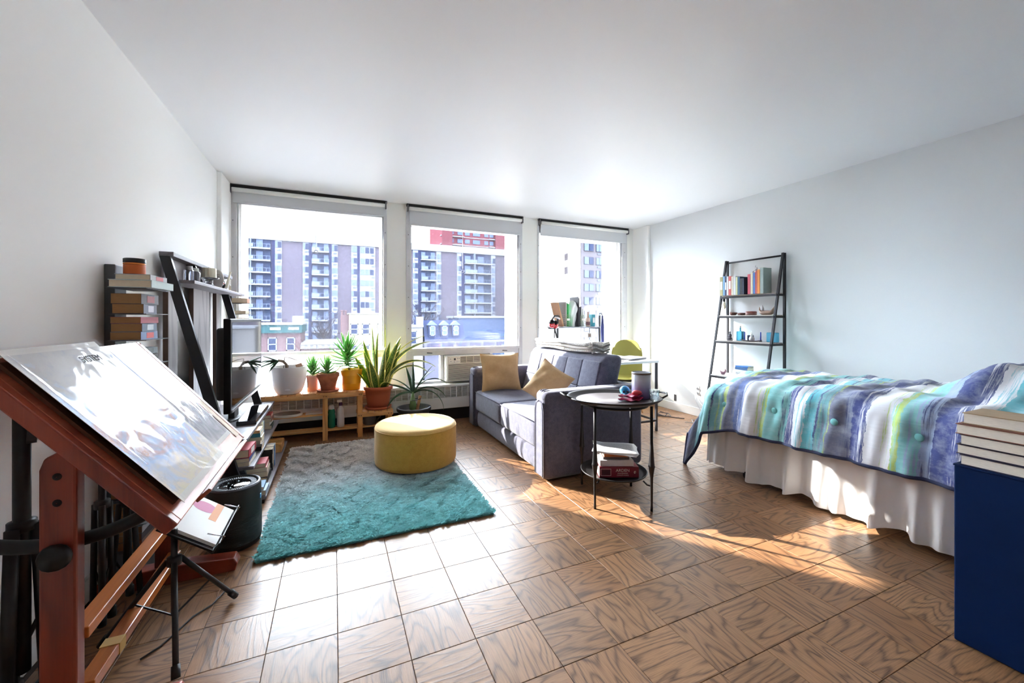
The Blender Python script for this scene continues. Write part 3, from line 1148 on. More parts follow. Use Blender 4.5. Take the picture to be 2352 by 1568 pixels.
# (dx, dy, azimuth, length, width, e0, e1)
LV = [(-.03, .02, 150, .66, .055, 88, 86), (-.01, .0, 160, .60, .056, 86, 96), (.05, .03, 60, .68, .062, 84, 88), (.02, -.02, 20, .50, .066, 80, 76),
      (-.05, -.01, 175, .52, .056, 84, 74), (-.06, .0, 185, .40, .06, 72, 56), (.03, .0, 5, .76, .062, 86, 10), (.05, .01, 355, .74, .064, 84, 2),
      (.06, -.02, 345, .70, .056, 84, -45), (.02, -.04, 300, .46, .062, 82, 78), (-.02, -.04, 230, .34, .062, 76, 62),
      (.07, .02, 10, .62, .05, 78, -55), (-.04, -.03, 200, .42, .058, 80, 68), (.0, .04, 100, .54, .056, 84, 80), (.03, -.05, 290, .24, .06, 66, -20), (.06, 0, 5, .50, .062, 74, 66),
      (.04, -.02, 350, .58, .064, 80, 62), (-.06, -.02, 195, .32, .055, 62, 40)]
for dx, dy, az, L, Wd, e0, e1 in LV:
    b = MB()
    leaf(b, (.415 + dx, 4.318 + dy, .43), az, L, Wd * 1.4, e0, e1, 14, fold=.15, tip=3.0, twist=rr.uniform(-.5, .5), base_w=.6, spin=rr.choice((-1, 1)) * (rr.uniform(.9, 1.3) if e1 > 40 else .45))
    b.build('leaf', SNAKE, sp, smooth=True, solid=.003)

bp = thing('plant_pot', 'wide dark floor pot with a swollen green stem and cork stake', 'plant', (.762, 4.255, 0))
MB().lathe([(.001, 0), (.115, 0), (.125, .01), (.158, .205), (.170, .21), (.176, .225), (.174, .245), (.164, .247), (.152, .235), (.145, .2), (.001, .19)], (.762, 4.255, 0), 40).build('pot', mat('dark_plastic_pot', (62, 62, 62), .55), bp, smooth=True)
soil(bp, .762, 4.255, .195, .146)
MB().lathe([(.001, 0), (.03, .005), (.038, .05), (.03, .1), (.018, .15), (.014, .2), (.001, .205)], (.75, 4.25, .2), 16).build('swollen_stem', mat('bulb_green', (108, 140, 82), .45, var=.15, vs=12), bp, smooth=True)
MB().tube([(.785, 4.22, .2), (.825, 4.24, .36)], .016, 10).build('cork_stake', mat('cork', (176, 128, 84), .9, var=.25, vs=60, bump=.4, bs=80), bp, smooth=True)
MB().tube([(.75 + .05 * math.cos(a) + .03, 4.235 + .035 * math.sin(a), .325 + .008 * math.cos(a)) for a in [2 * PI * k / 18 for k in range(19)]], .004, 6, cap=False).build('tie', BLACKP, bp, smooth=True)
for az, L, e0, e1, Wd in ((15, .46, 58, -50, .028), (170, .42, 35, -15, .026), (95, .34, 84, 92, .03), (350, .40, 40, -70, .03), (200, .36, 20, -75, .026), (40, .42, 48, 5, .034), (5, .36, 62, 40, .034), (330, .45, 30, -95, .028), (120, .30, 70, 60, .03), (185, .30, 55, 10, .022)):
    b = MB()
    leaf(b, (.755, 4.25, .395), az, L, Wd * 1.4, e0, e1, 14, fold=.4, tip=1.8, base_w=.8, spin=.5)
    b.build('leaf', ALOED, bp, smooth=True, solid=.003)

# things on and under the bench
ob = thing('round_mat', 'flat grey topped round disc lying on the middle bench shelf', 'disc', (-.40, 4.315, .251))
MB().lathe([(.001, 0), (.128, 0), (.13, .004), (.13, .018), (.126, .02), (.001, .02)], (-.40, 4.315, .251), 40, sy=.75).build('disc', mat('pale_felt', (214, 206, 194), .8), ob, smooth=False)
MB().lathe([(.001, .0205), (.112, .0205), (.112, .023), (.001, .023)], (-.40, 4.315, .251), 40, sy=.75).build('top_pad', mat('grey_felt', (120, 108, 98), .9, var=.15, vs=60), ob)
tag(MB().mm((-.245, 4.27, .251), (-.07, 4.38, .263)).build('cutting_board', mat('white_board', (220, 212, 204), .6), bevel=.004), 'thin pale board lying beside the round disc on the middle shelf', 'board')


def spray_bottle(label, x, y, z, m, capm):
    t = thing('spray_bottle', label, 'bottle', (x, y, z))
    MB().lathe([(.001, 0), (.03, 0), (.034, .006), (.034, .1), (.03, .12), (.032, .145), (.03, .17), (.014, .2), (.014, .215), (.001, .215)], (x, y, z), 24).build('bottle', m, t, smooth=True)
    MB().lathe([(.017, .208), (.017, .235), (.008, .24), (.001, .24)], (x, y, z), 16).build('collar', capm, t, smooth=True)
    b = MB().mm((x - .035, y - .011, z + .24), (x + .014, y + .011, z + .268))
    b.build('nozzle_head', WHITEP, t, bevel=.005)
    MB().bar((x - .02, y, z + .24), (x - .032, y, z + .205), .008, .006).build('trigger', WHITEP, t, bevel=.002)
    return t


g = thing('detergent_bottle', 'green bottle with pale cap on the low bench shelf', 'bottle', (-.02, 4.335, .0965))
MB().lathe([(.001, 0), (.03, 0), (.034, .006), (.034, .11), (.03, .13), (.033, .15), (.026, .18), (.018, .19), (.001, .19)], (-.02, 4.335, .0965), 24).build('bottle', mat('green_bottle', (28, 128, 104), .25), g, smooth=True)
MB().lathe([(.026, .18), (.022, .21), (.012, .225), (.001, .225)], (-.02, 4.335, .0965), 20).build('cap', mat('milky_cap', (206, 216, 214), .4), g, smooth=True)
spray_bottle('white trigger spray bottle with purple collar on the low bench shelf', .062, 4.335, .0965, mat('milky_plastic', (222, 216, 212), .4), mat('purple_plastic', (92, 48, 96), .4))
wc = thing('watering_can', 'dark grey watering can on the low bench shelf', 'watering can', (.335, 4.335, .0965))
MB().lathe([(.001, 0), (.06, 0), (.066, .006), (.058, .085), (.05, .092), (.046, .09), (.001, .08)], (.335, 4.335, .0965), 28).build('body', mat('dark_can', (84, 78, 76), .5), wc, smooth=True)
MB().tube([(.27 + .0, 4.335, .125), (.245, 4.335, .16), (.262, 4.335, .186), (.30, 4.335, .183)], .006, 8).build('handle', MATS['dark_can'], wc, smooth=True)
MB().tube([(.395, 4.335, .12), (.43, 4.335, .155), (.445, 4.335, .185)], [.012, .008, .009], 8).build('spout', MATS['dark_can'], wc, smooth=True)

# ================================================================== leaning television stand at the left wall
GREYW = wood('grey_oak', (128, 122, 128), (92, 86, 90), 1.2, 1, .5, lines=6)
GREYWZ = wood('grey_oak_upright', (178, 170, 168), (132, 122, 120), 1.2, 2, .5, lines=6)
BROWNE = mat('brown_edge', (84, 66, 56), .6)
LEGM = mat('black_leg', (20, 22, 30), .5)
tvs = thing('television_stand', 'leaning black framed television shelf with grey wood boards on the left wall', 'shelf', (-.65, 3.6, 0))


def lean(z, w0=.0):
    return -.884 + (1.52 - z) * .252 + w0


for y in (2.895, 4.10):
    MB().prism([(lean(0) - .03, 0), (lean(0) + .032, 0), (lean(1.515) + .028, 1.515), (lean(1.515) - .022, 1.515)], 1, y, y + .032).build('leg', LEGM, tvs, bevel=.002)
MB().mm((-.905, 2.893, 1.515), (-.838, 4.36, 1.54)).build('top_rail', GREYW, tvs, bevel=.002)
MB().mm((-.905, 2.93, 1.386), (-.893, 4.36, 1.515)).build('back_panel', GREYW, tvs)
MB().prism([(-.892, 1.387), (-.80, 1.387), (-.845, 1.514), (-.892, 1.514)], 1, 3.31, 3.335).build('bracket', LEGM, tvs)
for nm, z, xf, ya, yb in (('top_shelf', 1.365, -.75, 2.932, 4.40), ('desk_shelf', .40, -.488, 2.93, 4.195), ('middle_shelf', .228, -.452, 2.93, 4.195), ('bottom_shelf', .03, -.388, 2.93, 4.195)):
    MB().mm((-.9, ya, z), (xf, yb, z + .02)).build(nm, GREYW, tvs, bevel=.002)
for ya, yb in ((2.94, 3.09), (3.40, 3.78), (3.985, 4.09)):
    bo = MB().mm((-.9, ya + .004, .42), (-.876, yb, 1.365)).build('upright_board', GREYWZ, tvs)
    MB().mm((-.9, ya - .004, .42), (-.8755, ya + .004, 1.365)).build('edge_strip', BROWNE, bo)
for y in (2.95, 3.45, 3.8, 4.16):
    MB().mm((-.5, y, 0), (-.4, y + .025, .03)).build('foot', LEGM, tvs)
for y in (3.14, 3.66, 4.074):
    MB().prism([(-.60, .05), (-.50, .05), (-.56, .228), (-.62, .228)], 1, y, y + .022).build('divider', LEGM, tvs)
    MB().prism([(-.66, .25), (-.57, .25), (-.62, .40), (-.68, .40)], 1, y + .03, y + .052).build('divider', LEGM, tvs)

tv = thing('television', 'flat black television turned side on with window reflections', 'television', (-.64, 3.6, .42))
MB().mm((-.625, 3.0, .565), (-.585, 4.16, 1.158)).build('bezel', mat('gloss_black', (12, 12, 15), .5, spec=.15), tv, bevel=.006)
MB().rbox((-.645, 3.55, .87), (.06, 1.0, .46), .02, 3).build('back_shell', BLACKP, tv, smooth=True)
MB().mm((-.5855, 3.03, .605), (-.5835, 4.11, 1.135)).build('screen', mat('tv_screen', (8, 8, 10), .04, spec=.35), tv)
MB().mm((-.584, 3.02, .568), (-.580, 4.14, .585)).build('trim_line', mat('steel_trim', (150, 150, 156), .3, metal=.8), tv)
MB().mm((-.70, 3.5, .435), (-.66, 3.64, .70)).build('neck', BLACKP, tv, bevel=.004)
MB().lathe([(.001, 0), (.09, 0), (.09, .008), (.07, .016), (.001, .018)], (-.72, 3.57, .4205), 32, sy=1.7).build('base', BLACKP, tv, smooth=True)

pl = thing('media_player', 'glossy black flat media box in front of the television base', 'media player', (-.535, 3.55, .4205))
MB().mm((-.615, 3.30, .421), (-.495, 3.88, .450)).build('case', mat('piano_black', (10, 12, 16), .06, coat=1.0), pl, bevel=.005)
MB().mm((-.61, 3.32, .450), (-.50, 3.86, .4512)).build('glass_top', mat('tv_screen', (8, 8, 10)), pl)

# --- things on the top shelf
ZT = 1.386
jr = thing('glass_jar', 'clear square glass jar of liquid beside the slanted black leg', 'jar', (-.80, 3.02, ZT))
MB().rbox((-.80, 3.02, ZT + .034), (.042, .042, .068), .006, 3).build('jar', mat('grey_glass', (206, 210, 222), .05, trans=.85), jr, smooth=True)
MB().lathe([(.017, .066), (.017, .09), (.001, .09)], (-.80, 3.02, ZT), 20).build('lid', mat('silver_lid', (170, 170, 176), .3, metal=.7), jr)
j2 = thing('glass_jar', 'small clear round jar with pale lid next to the square jar', 'jar', (-.80, 3.13, ZT))
MB().lathe([(.001, 0), (.026, 0), (.028, .01), (.028, .06), (.02, .07), (.001, .07)], (-.80, 3.13, ZT), 24).build('jar', MATS['grey_glass'], j2, smooth=True)
MB().lathe([(.02, .068), (.02, .09), (.001, .092)], (-.80, 3.13, ZT), 20).build('lid', mat('milky_cap', (206, 216, 214)), j2)


def candle(label, x, y, r, h, hold):
    t = thing('candle', label, 'candle', (x, y, ZT))
    zz = ZT
    if hold == 'glass':
        MB().lathe([(.001, 0), (.03, 0), (.034, .004), (.02, .012), (.022, .035), (.03, .044), (.058, .048), (.06, .054), (.001, .055)], (x, y, zz), 28).build('holder', mat('grey_glass', (206, 210, 222)), t, smooth=True)
        zz += .056
    else:
        MB().lathe([(.001, 0), (.022, 0), (.024, .03), (.03, .036), (.001, .037)], (x, y, zz), 24).build('holder', BLACKP, t, smooth=True)
        zz += .038
    MB().lathe([(.001, 0), (r, 0), (r, h - .004), (r - .004, h), (.001, h - .004)], (x, y, zz), 28).build('wax', mat('cream_wax', (228, 222, 200), .5), t, smooth=False)
    MB().tube([(x, y, zz + h - .006), (x, y, zz + h + .008)], .0012, 6).build('wick', BLACKP, t)
    return t


candle('thick cream pillar candle on a clear glass holder on the top shelf', -.79, 3.40, .044, .065, 'glass')
candle('smaller cream pillar candle on a black cup behind the white mask', -.82, 3.80, .033, .06, 'black')
mk_ = thing('face_mask', 'white theatre mask with painted eye and red lips on the top shelf', 'mask', (-.79, 3.62, ZT))


def maskfn(u, v):
    a = (u - .5) * PI * .95
    zz = v
    w = .058 * math.sin(PI * min(1, .12 + zz * .86)) ** .6
    dpt = .045 * math.cos(a) * (math.sin(PI * min(1, .1 + zz * .85)) ** .5)
    nose = .022 * math.exp(-((u - .5) / .05) ** 2) * max(0, 1 - abs(zz - .45) / .16)
    lips = .007 * math.exp(-((u - .5) / .09) ** 2) * math.exp(-((zz - .24) / .04) ** 2)
    eye = -.008 * math.exp(-((abs(u - .5) - .14) / .05) ** 2) * math.exp(-((zz - .58) / .06) ** 2)
    px, py = math.sin(a) * w, dpt + nose + lips + eye
    th = R(-38)
    fx, fy = math.cos(th), math.sin(th)
    return (-.79 + fx * py - fy * px * -1, 3.62 + fy * py + fx * px, ZT + .001 + zz * .135)


MB().grid(maskfn, 28, 28).build('shell', mat('white_mask', (232, 226, 220), .5), mk_, smooth=True, solid=.003)
fx, fy = math.cos(R(-38)), math.sin(R(-38))
cx, cy = -.79 + fx * .054, 3.62 + fy * .054
MB().ball((cx, cy, ZT + .033), (.010, .012, .0065), 12, 8).build('lips', mat('red_lips', (176, 74, 60), .5), mk_, smooth=True)
for sgn in (-1, 1):
    ex_, ey_ = cx - fx * .016 - fy * .022 * sgn, cy - fy * .016 + fx * .022 * sgn
    MB().ball((ex_, ey_, ZT + .079), (.007, .008, .004), 10, 6).build('eye', mat('eye_paint', (60, 60, 72), .4), mk_, smooth=True)
    MB().tube([(ex_ - fy * .012 * -1 * q, ey_ + fx * .012 * -1 * q, ZT + .092 + .004 * (1 - q * q)) for q in (-1, -.5, 0, .5, 1)], .0016, 6).build('brow', mat('brow_paint', (130, 86, 74), .6), mk_, smooth=True)
tc = thing('taper_candle', 'thin tilted cream taper candle at the far end of the top shelf', 'candle', (-.80, 3.92, ZT))
MB().tube([(-.80, 3.925, ZT + .012), (-.775, 3.965, ZT + .155)], [.011, .007], 12).build('wax', MATS['cream_wax'], tc, smooth=True)
MB().lathe([(.001, 0), (.022, 0), (.022, .004), (.012, .01), (.013, .022), (.001, .022)], (-.80, 3.925, ZT), 16).build('holder', WHITEP, tc, smooth=True)
rg = thing('ring_ornament', 'small pale ring shaped ornament beside the tilted taper', 'ornament', (-.79, 4.02, ZT))
MB().tube([(-.79, 4.02 + .022 * math.sin(a), ZT + .028 + .024 * math.cos(a)) for a in [2 * PI * q / 18 for q in range(19)]], .004, 8, cap=False).build('ring', mat('bone_white', (220, 212, 194), .5), rg, smooth=True)

# --- books on the stand
G1 = 'books on the television stand'
stack([('white edged paperback at the bottom beneath a blue book on the middle stand shelf', (.135, .20, .024), (214, 206, 190)),
       ('blue paperback between a white book and a thick red book', (.13, .20, .024), (58, 76, 140)),
       ('thick red hardback with oval emblem, top of the nearest stack on the stand', (.13, .195, .05), (168, 34, 48), (232, 226, 220), True)], -.545, 3.045, .249, G1, seed=3)
stack([('black bound book at the foot of the tall middle shelf stack', (.13, .15, .026), (34, 30, 36), (200, 190, 180)),
       ('thin grey paperback second from bottom of the tall middle shelf stack', (.13, .15, .018), (150, 146, 150)),
       ('pale grey hardback in the middle of the tall shelf stack', (.13, .15, .026), (176, 172, 164)),
       ('cream paperback under the teal book in the tall stack', (.13, .15, .022), (206, 196, 170)),
       ('teal hardback near the top of the tall middle shelf stack', (.13, .15, .026), (40, 108, 122)),
       ('tan paperback on top of the tall middle shelf stack', (.13, .15, .02), (196, 150, 96))], -.535, 3.31, .249, G1, seed=5, ex=(0, -1, 0))
stack([('dark green boxed book beneath a white notebook on the middle shelf', (.12, .16, .03), (36, 52, 50)),
       ('white notebook lying on a dark green book on the middle shelf', (.12, .17, .028), (216, 212, 208)),
       ('brown paperback beneath the red striped book at the far end', (.12, .16, .028), (120, 80, 66)),
       ('red and cream striped paperback on top at the far end of the middle shelf', (.12, .16, .025), (186, 70, 66), (226, 216, 200))], -.535, 3.93, .249, G1, seed=6)
for q, (lb, c, t_) in enumerate((('upright cream paperback leaning beside the tall stack', (224, 214, 196), .022), ('upright pale yellow paperback behind the cream one', (226, 220, 160), .02), ('upright white paperback third behind the tall stack', (226, 224, 222), .024), ('upright pale blue paperback fourth behind the tall stack', (150, 182, 206), .02))):
    book(lb, (-.54, 3.50 + q * .027, .249 + .068), (.11, .135, t_), c, (1, 0, 0), (0, 0, 1), G1)
stack([('blue and white covered book beside the air purifier on the bottom shelf', (.16, .13, .03), (170, 190, 214)), ('blue topped softcover beside the air purifier', (.15, .13, .02), (104, 146, 176))], -.475, 3.02, .051, G1, seed=8)
stack([('black edged hardback at the foot of the bottom shelf pile', (.13, .19, .036), (40, 36, 38), None, True),
       ('beige novel second in the bottom shelf pile', (.13, .18, .034), (196, 178, 156)),
       ('pink and cream paperback third in the bottom shelf pile', (.12, .17, .026), (214, 170, 160)),
       ('small red paperback on top of the bottom shelf pile', (.11, .15, .026), (190, 62, 70))], -.475, 3.27, .051, G1, seed=9)
for q, (lb, c, bd, t_) in enumerate((('upright black spined book on the bottom shelf, nearest of the row', (30, 30, 34), (220, 212, 196), .026), ('upright cream spined book second in the bottom shelf row', (224, 212, 190), None, .026), ('upright black book third in the bottom shelf row', (36, 34, 38), (214, 206, 190), .026), ('upright bright blue folder on the bottom shelf', (52, 130, 206), None, .036), ('upright white folder behind the blue folder', (224, 224, 226), None, .02))):
    book(lb, (-.475, 3.43 + q * .038, .051 + .078), (.13, .155, t_), c, (1, 0, 0), (0, 0, 1), G1, band=bd)
abx = thing('wooden_tray_box', 'small wooden box with slatted top at the far end of the bottom shelf', 'box', (-.47, 3.96, .0505))
MB().mm((-.54, 3.85, .0505), (-.40, 4.07, .06)).mm((-.54, 3.85, .06), (-.53, 4.07, .11)).mm((-.41, 3.85, .06), (-.40, 4.07, .11)).mm((-.53, 3.85, .06), (-.41, 3.86, .11)).mm((-.53, 4.06, .06), (-.41, 4.07, .11)).build('body', PINEY, abx)
for q in range(5):
    MB().mm((-.535, 3.875 + q * .04, .1105), (-.405, 3.895 + q * .04, .118)).build('slat', PINE, abx)

# ================================================================== narrow book tower on the left wall
SPG = mat('dark_grey_steel', (86, 88, 92), .5, metal=.4)
spn = thing('book_tower', 'slim grey steel book tower with thin plates on the left wall', 'bookshelf', (-.86, 2.42, 0))
MB().mm((-.929, 2.36, 0), (-.892, 2.47, 1.40)).build('column', SPG, spn, bevel=.003)
MB().mm((-.929, 2.24, 0), (-.74, 2.56, .012)).build('base_plate', SPG, spn, bevel=.002)
levels = [.14, .255, .37, .485, .6, .715, .83, .945, 1.06, 1.177, 1.291]
for z in levels:
    MB().mm((-.892, 2.275, z), (-.755, 2.54, z + .003)).build('plate', SPG, spn)
G2 = 'books in the slim book tower'


def tower(items, li, seed, x=-.831, y=2.385):
    return stack(items, x, y, levels[li] + .0032, G2, .003, seed)


zt = tower([('wide cream hardback with pale blue spine on the top tower plate', (.15, .235, .034), (196, 214, 212), None, True), ('grey hardback with red spine panel under the orange jar', (.125, .18, .026), (172, 170, 172), (190, 60, 70), True)], 10, 1, -.811, 2.40)
oj = thing('orange_jar', 'orange labelled jar with black lid on top of the book tower', 'jar', (-.838, 2.40, zt))
MB().lathe([(.001, 0), (.036, 0), (.038, .003), (.038, .058), (.034, .064), (.001, .064)], (-.838, 2.40, zt), 32).build('jar', mat('amber_jar', (92, 40, 26), .25, coat=.4), oj, smooth=True)
MB().lathe([(.0385, .006), (.0388, .007), (.0388, .046), (.0385, .047)], (-.838, 2.40, zt), 32).build('label', mat('orange_label', (204, 98, 34), .55), oj, smooth=True)
MB().lathe([(.037, .048), (.0395, .049), (.0395, .055), (.037, .056)], (-.838, 2.40, zt), 32).build('band', mat('orange_band', (226, 124, 40), .5), oj, smooth=True)
MB().lathe([(.04, .058), (.04, .075), (.037, .077), (.001, .077)], (-.838, 2.40, zt), 32).build('lid', BLACKP, oj, smooth=True)
DP = mat('brown_pages', (164, 122, 80), .9, var=.1, vs=50, stretch=(1, 1, 14))
_P = PAGES
PAGES = DP
tower([('fat dark paperback under a curled paperback, second tower plate', (.105, .17, .042), (70, 70, 92), (190, 186, 196)), ('curled black and red spined paperback just below the top plate', (.105, .17, .045), (52, 46, 56), (150, 50, 56))], 9, 2)
tower([('blue and white spined paperback, bottom of three on the third plate', (.105, .17, .036), (120, 140, 180), (210, 60, 60)), ('grey blue spined paperback, middle of three on the third plate', (.105, .17, .036), (86, 104, 130), (200, 210, 220)), ('pink red spined paperback, top of three on the third plate', (.105, .17, .028), (176, 72, 92))], 8, 3)
tower([('dark cased book with orange label on the fourth plate', (.115, .17, .045), (40, 38, 40), (196, 110, 60), True), ('grey cased set above the orange labelled book on the fourth plate', (.11, .17, .03), (120, 130, 138), (90, 96, 104))], 7, 4)
for li, a in ((0, 'lowest'), (1, 'second lowest'), (2, 'third lowest'), (3, 'fourth lowest')):
    tower([('worn brown paperback, bottom of three on the %s tower plate' % a, (.105, .17, .034), (120, 96, 82)), ('dark edged paperback, middle of three on the %s tower plate' % a, (.105, .17, .03), (58, 52, 56)), ('pale grey paperback, top of three on the %s tower plate' % a, (.11, .175, .03), (170, 172, 176))], li, 10 + li)
PAGES = _P

# far book pile beside the window, behind the stand
sp2 = thing('book_tower', 'second slim steel book tower in the far corner by the window', 'bookshelf', (-.85, 4.46, 0))
MB().mm((-.893, 4.5, 0), (-.87, 4.58, 1.40)).build('column', SPG, sp2)
MB().mm((-.893, 4.40, 0), (-.72, 4.58, .012)).build('base_plate', SPG, sp2)
for z in (1.08, 1.2, 1.30):
    MB().mm((-.87, 4.405, z), (-.72, 4.58, z + .003)).build('plate', SPG, sp2)
stack([('tan paperback low in the far corner book tower', (.12, .15, .03), (150, 112, 84)), ('brown paperback above the tan one in the far corner tower', (.12, .15, .03), (110, 82, 66)), ('dark topped paperback in the far corner tower', (.12, .15, .022), (60, 50, 48))], -.80, 4.49, 1.0835, 'books in the far corner tower', seed=2)
stack([('cream paperback on the middle plate of the far corner tower', (.12, .15, .03), (206, 190, 160))], -.80, 4.49, 1.2035, 'books in the far corner tower', seed=4)
stack([('orange brown hardback on the top plate of the far corner tower', (.12, .15, .045), (176, 112, 66))], -.80, 4.49, 1.3035, 'books in the far corner tower', seed=5)

# ================================================================== drafting table at the left wall
MAHO = wood('mahogany', (150, 62, 36), (104, 36, 22), 1.0, 2, .4, coat=.3, lines=5)
MAHOX = wood('mahogany_rail', (150, 62, 36), (104, 36, 22), 1.0, 0, .4, coat=.3, lines=5)
MAHOY = wood('mahogany_board', (176, 96, 70), (128, 62, 42), .8, 1, .38, coat=.35, lines=5)
OAKY = wood('orange_bar', (196, 112, 48), (150, 76, 28), 1.0, 1, .4, coat=.3, lines=5)
dt = thing('drafting_table', 'tilted wooden drafting table with mahogany trestle legs on the left', 'drafting table', (-.62, 1.85, 0))
B0 = Vector((-.385, 1.36, .60))
BV = Vector((-.39, 0, .458)).normalized()
BN = Vector((.458, 0, .39)).normalized()
BL, BWID = .90, .6015
BM = frame(B0, (0, 1, 0), BV)           # local x along the room, y up the slope, z = out of the board?
if (BM.to_3x3() @ Vector((0, 0, 1))).dot(BN) < 0:
    BSIGN = -1.0
else:
    BSIGN = 1.0


def bpt(u, v, w=0.0):
    """u metres along the board, v metres up the slope, w metres out of its face"""
    return B0 + Vector((0, u, 0)) + BV * v + BN * w


def bbox(u0, u1, v0, v1, w0, w1):
    vs = [bpt(u, v, w) for u in (u0, u1) for v in (v0, v1) for w in (w0, w1)]
    return MB().add(vs, [(0, 1, 3, 2), (4, 6, 7, 5), (0, 4, 5, 1), (2, 3, 7, 6), (0, 2, 6, 4), (1, 5, 7, 3)])


bbox(0.03, BL - .03, 0, BWID, -.034, 0).build('board', MAHOY, dt, bevel=.003)
bbox(0, .03, 0, BWID, -.036, .001).build('end_strip', MAHO, dt, bevel=.004)
bbox(BL - .03, BL, 0, BWID, -.036, .001).build('end_strip', MAHO, dt, bevel=.004)
bbox(.20, BL - .12, -.012, 0.0, -.02, .03).build('pencil_ledge', MAHOY, dt, bevel=.003)
for y in (1.475, 2.225):
    MB().prism([(-.712, .06), (-.637, .06), (-.637, .755), (-.647, .785), (-.675, .80), (-.702, .785), (-.712, .755)], 1, y, y + .045).build('post', MAHO, dt, bevel=.006)
    MB().prism([(-.90, 0), (-.415, 0), (-.405, .03), (-.42, .058), (-.62, .075), (-.78, .075), (-.90, .055)], 1, y - .012, y + .057).build('foot', MAHOX, dt, bevel=.005)
    for z in (.735, .665):
        MB().lathe([(.001, .003), (.008, .002), (.010, 0)], (0, 0, 0), 12).xf(Matrix.Translation((-.675, y, z)) @ Matrix.Rotation(R(90), 4, 'X')).build('bolt', mat('dark_bolt', (40, 32, 34), .4, metal=.6), dt, smooth=True)
    # tilt bracket and curved quadrant bar
    MB().bar((-.68, y + .06, .74), tuple(bpt(y - 1.36 + .06, .33, -.04)), .028, .02).build('tilt_bracket', LEGM, dt, bevel=.003)
    arc = [(-.70 + .40 * math.sin(a), y + .062, .93 - .40 * math.cos(a)) for a in [R(q) for q in range(-30, 45, 6)]]
    MB().tube(arc, .019, 8).build('quadrant', LEGM, dt, smooth=True)
MB().lathe([(.001, 0), (.032, .002), (.036, .012), (.03, .024), (.001, .028)], (0, 0, 0), 14).xf(Matrix.Translation((-.675, 1.475, .525)) @ Matrix.Rotation(R(90), 4, 'X')).build('clamp_knob', BLACKP, dt, smooth=True)
MB().bar((-.655, 1.52, .275), (-.655, 2.225, .275), .05, .032).build('stretcher', OAKY, dt, bevel=.003)
MB().bar((-.64, 1.52, .12), (-.64, 2.225, .12), .045, .032).build('stretcher', OAKY, dt, bevel=.003)
MB().bar((-.64, 1.66, .12), (-.64, 1.70, .12), .050, .036).build('tape_wrap', mat('yellow_tape', (196, 160, 92), .7), dt)
MB().bar(tuple(bpt(.2, .48, -.036)), tuple(bpt(.2, .1, -.036)), .03, .02).build('underside_batten', LEGM, dt)
MB().bar(tuple(bpt(.72, .48, -.036)), tuple(bpt(.72, .1, -.036)), .03, .02).build('underside_batten', LEGM, dt)


def print_mat(name, stops, scale, seed, extra=None):
    t = NT(name)
    uv = t.n('ShaderNodeUVMap')
    mp = t.n('ShaderNodeMapping', {'Vector': uv, 'Location': (seed, seed * 1.7, 0), 'Scale': scale})
    nz = t.noise(mp.outputs[0], 1.6, 4, .55, 1.2)
    sp = t.n('ShaderNodeSeparateXYZ', {0: uv})
    k = t.math('ADD', t.math('MULTIPLY', sp.outputs[1], .55), t.math('MULTIPLY', nz.outputs[0], .5))
    col = t.ramp(k, stops).outputs[0]
    if extra:
        n2 = t.noise(mp.outputs[0], 5.0, 6, .7, .6)
        col = t.mix(t.ramp(n2.outputs[0], [(.52, (0, 0, 0, 1)), (.66, (.6, .6, .6, 1))]).outputs[0], col, lin(extra))
    # a plain paper margin all round
    ex = t.math('MINIMUM', sp.outputs[0], t.math('SUBTRACT', 1.0, sp.outputs[0]))
    ey = t.math('MINIMUM', sp.outputs[1], t.math('SUBTRACT', 1.0, sp.outputs[1]))
    e = t.math('LESS_THAN', t.math('MINIMUM', ex, ey), .035)
    col = t.mix(e, col, lin((186, 178, 162)))
    t.set(t.bsdf, 'Base Color', col)
    t.bsdf.inputs['Roughness'].default_value = .6
    return t.m


def film_mat():
    t = NT('crinkled_film')
    nz = t.noise(t.obj(), 4.5, 2, .5, 1.2)
    bp_ = t.n('ShaderNodeBump', {'Height': nz, 'Strength': .35, 'Distance': .02})
    gl = t.n('ShaderNodeBsdfGlossy', {'Color': (1, 1, 1, 1), 'Roughness': .06, 'Normal': bp_})
    tr = t.n('ShaderNodeBsdfTransparent', {'Color': (.96, .96, .98, 1)})
    fr = t.n('ShaderNodeFresnel', {'IOR': 1.22, 'Normal': bp_})
    mx = t.n('ShaderNodeMixShader', {0: t.math('MULTIPLY', fr, .24), 1: tr, 2: gl})
    t.set(t.out, 'Surface', mx)
    return t.m


FILM = film_mat()
P1 = print_mat('map_print', [(.12, (196, 186, 128)), (.3, (188, 172, 146)), (.4, (140, 164, 200)), (.5, (184, 130, 106)), (.56, (150, 176, 206)), (.68, (166, 158, 146)), (.9, (176, 168, 156))], (2.2, 3.0, 1), 3.1, (146, 146, 152))
P2 = print_mat('portrait_print', [(.1, (186, 180, 174)), (.3, (126, 116, 112)), (.40, (72, 62, 60)), (.50, (156, 126, 108)), (.7, (150, 158, 194)), (.9, (166, 168, 190))], (2.0, 2.4, 1), 9.3)

po = thing('art_print', 'large curling illustrated print in clear film on the near half of the drafting table', 'poster', tuple(bpt(.28, .02, .004)))


def curl(u0, u1, v0, v1, w0, amp, lift, edge=0.0):
    def fn(u, v):
        w = w0 + amp * (math.sin(u * 5.2 + .6) * .5 + math.sin(v * 4.1 + u * 2) * .5 + .9)
        w += lift * max(0, (.12 - u) / .12) ** 2 + edge * max(0, (v - .88) / .12) ** 2
        return tuple(bpt(u0 + (u1 - u0) * u, v0 + (v1 - v0) * v, w))
    return fn


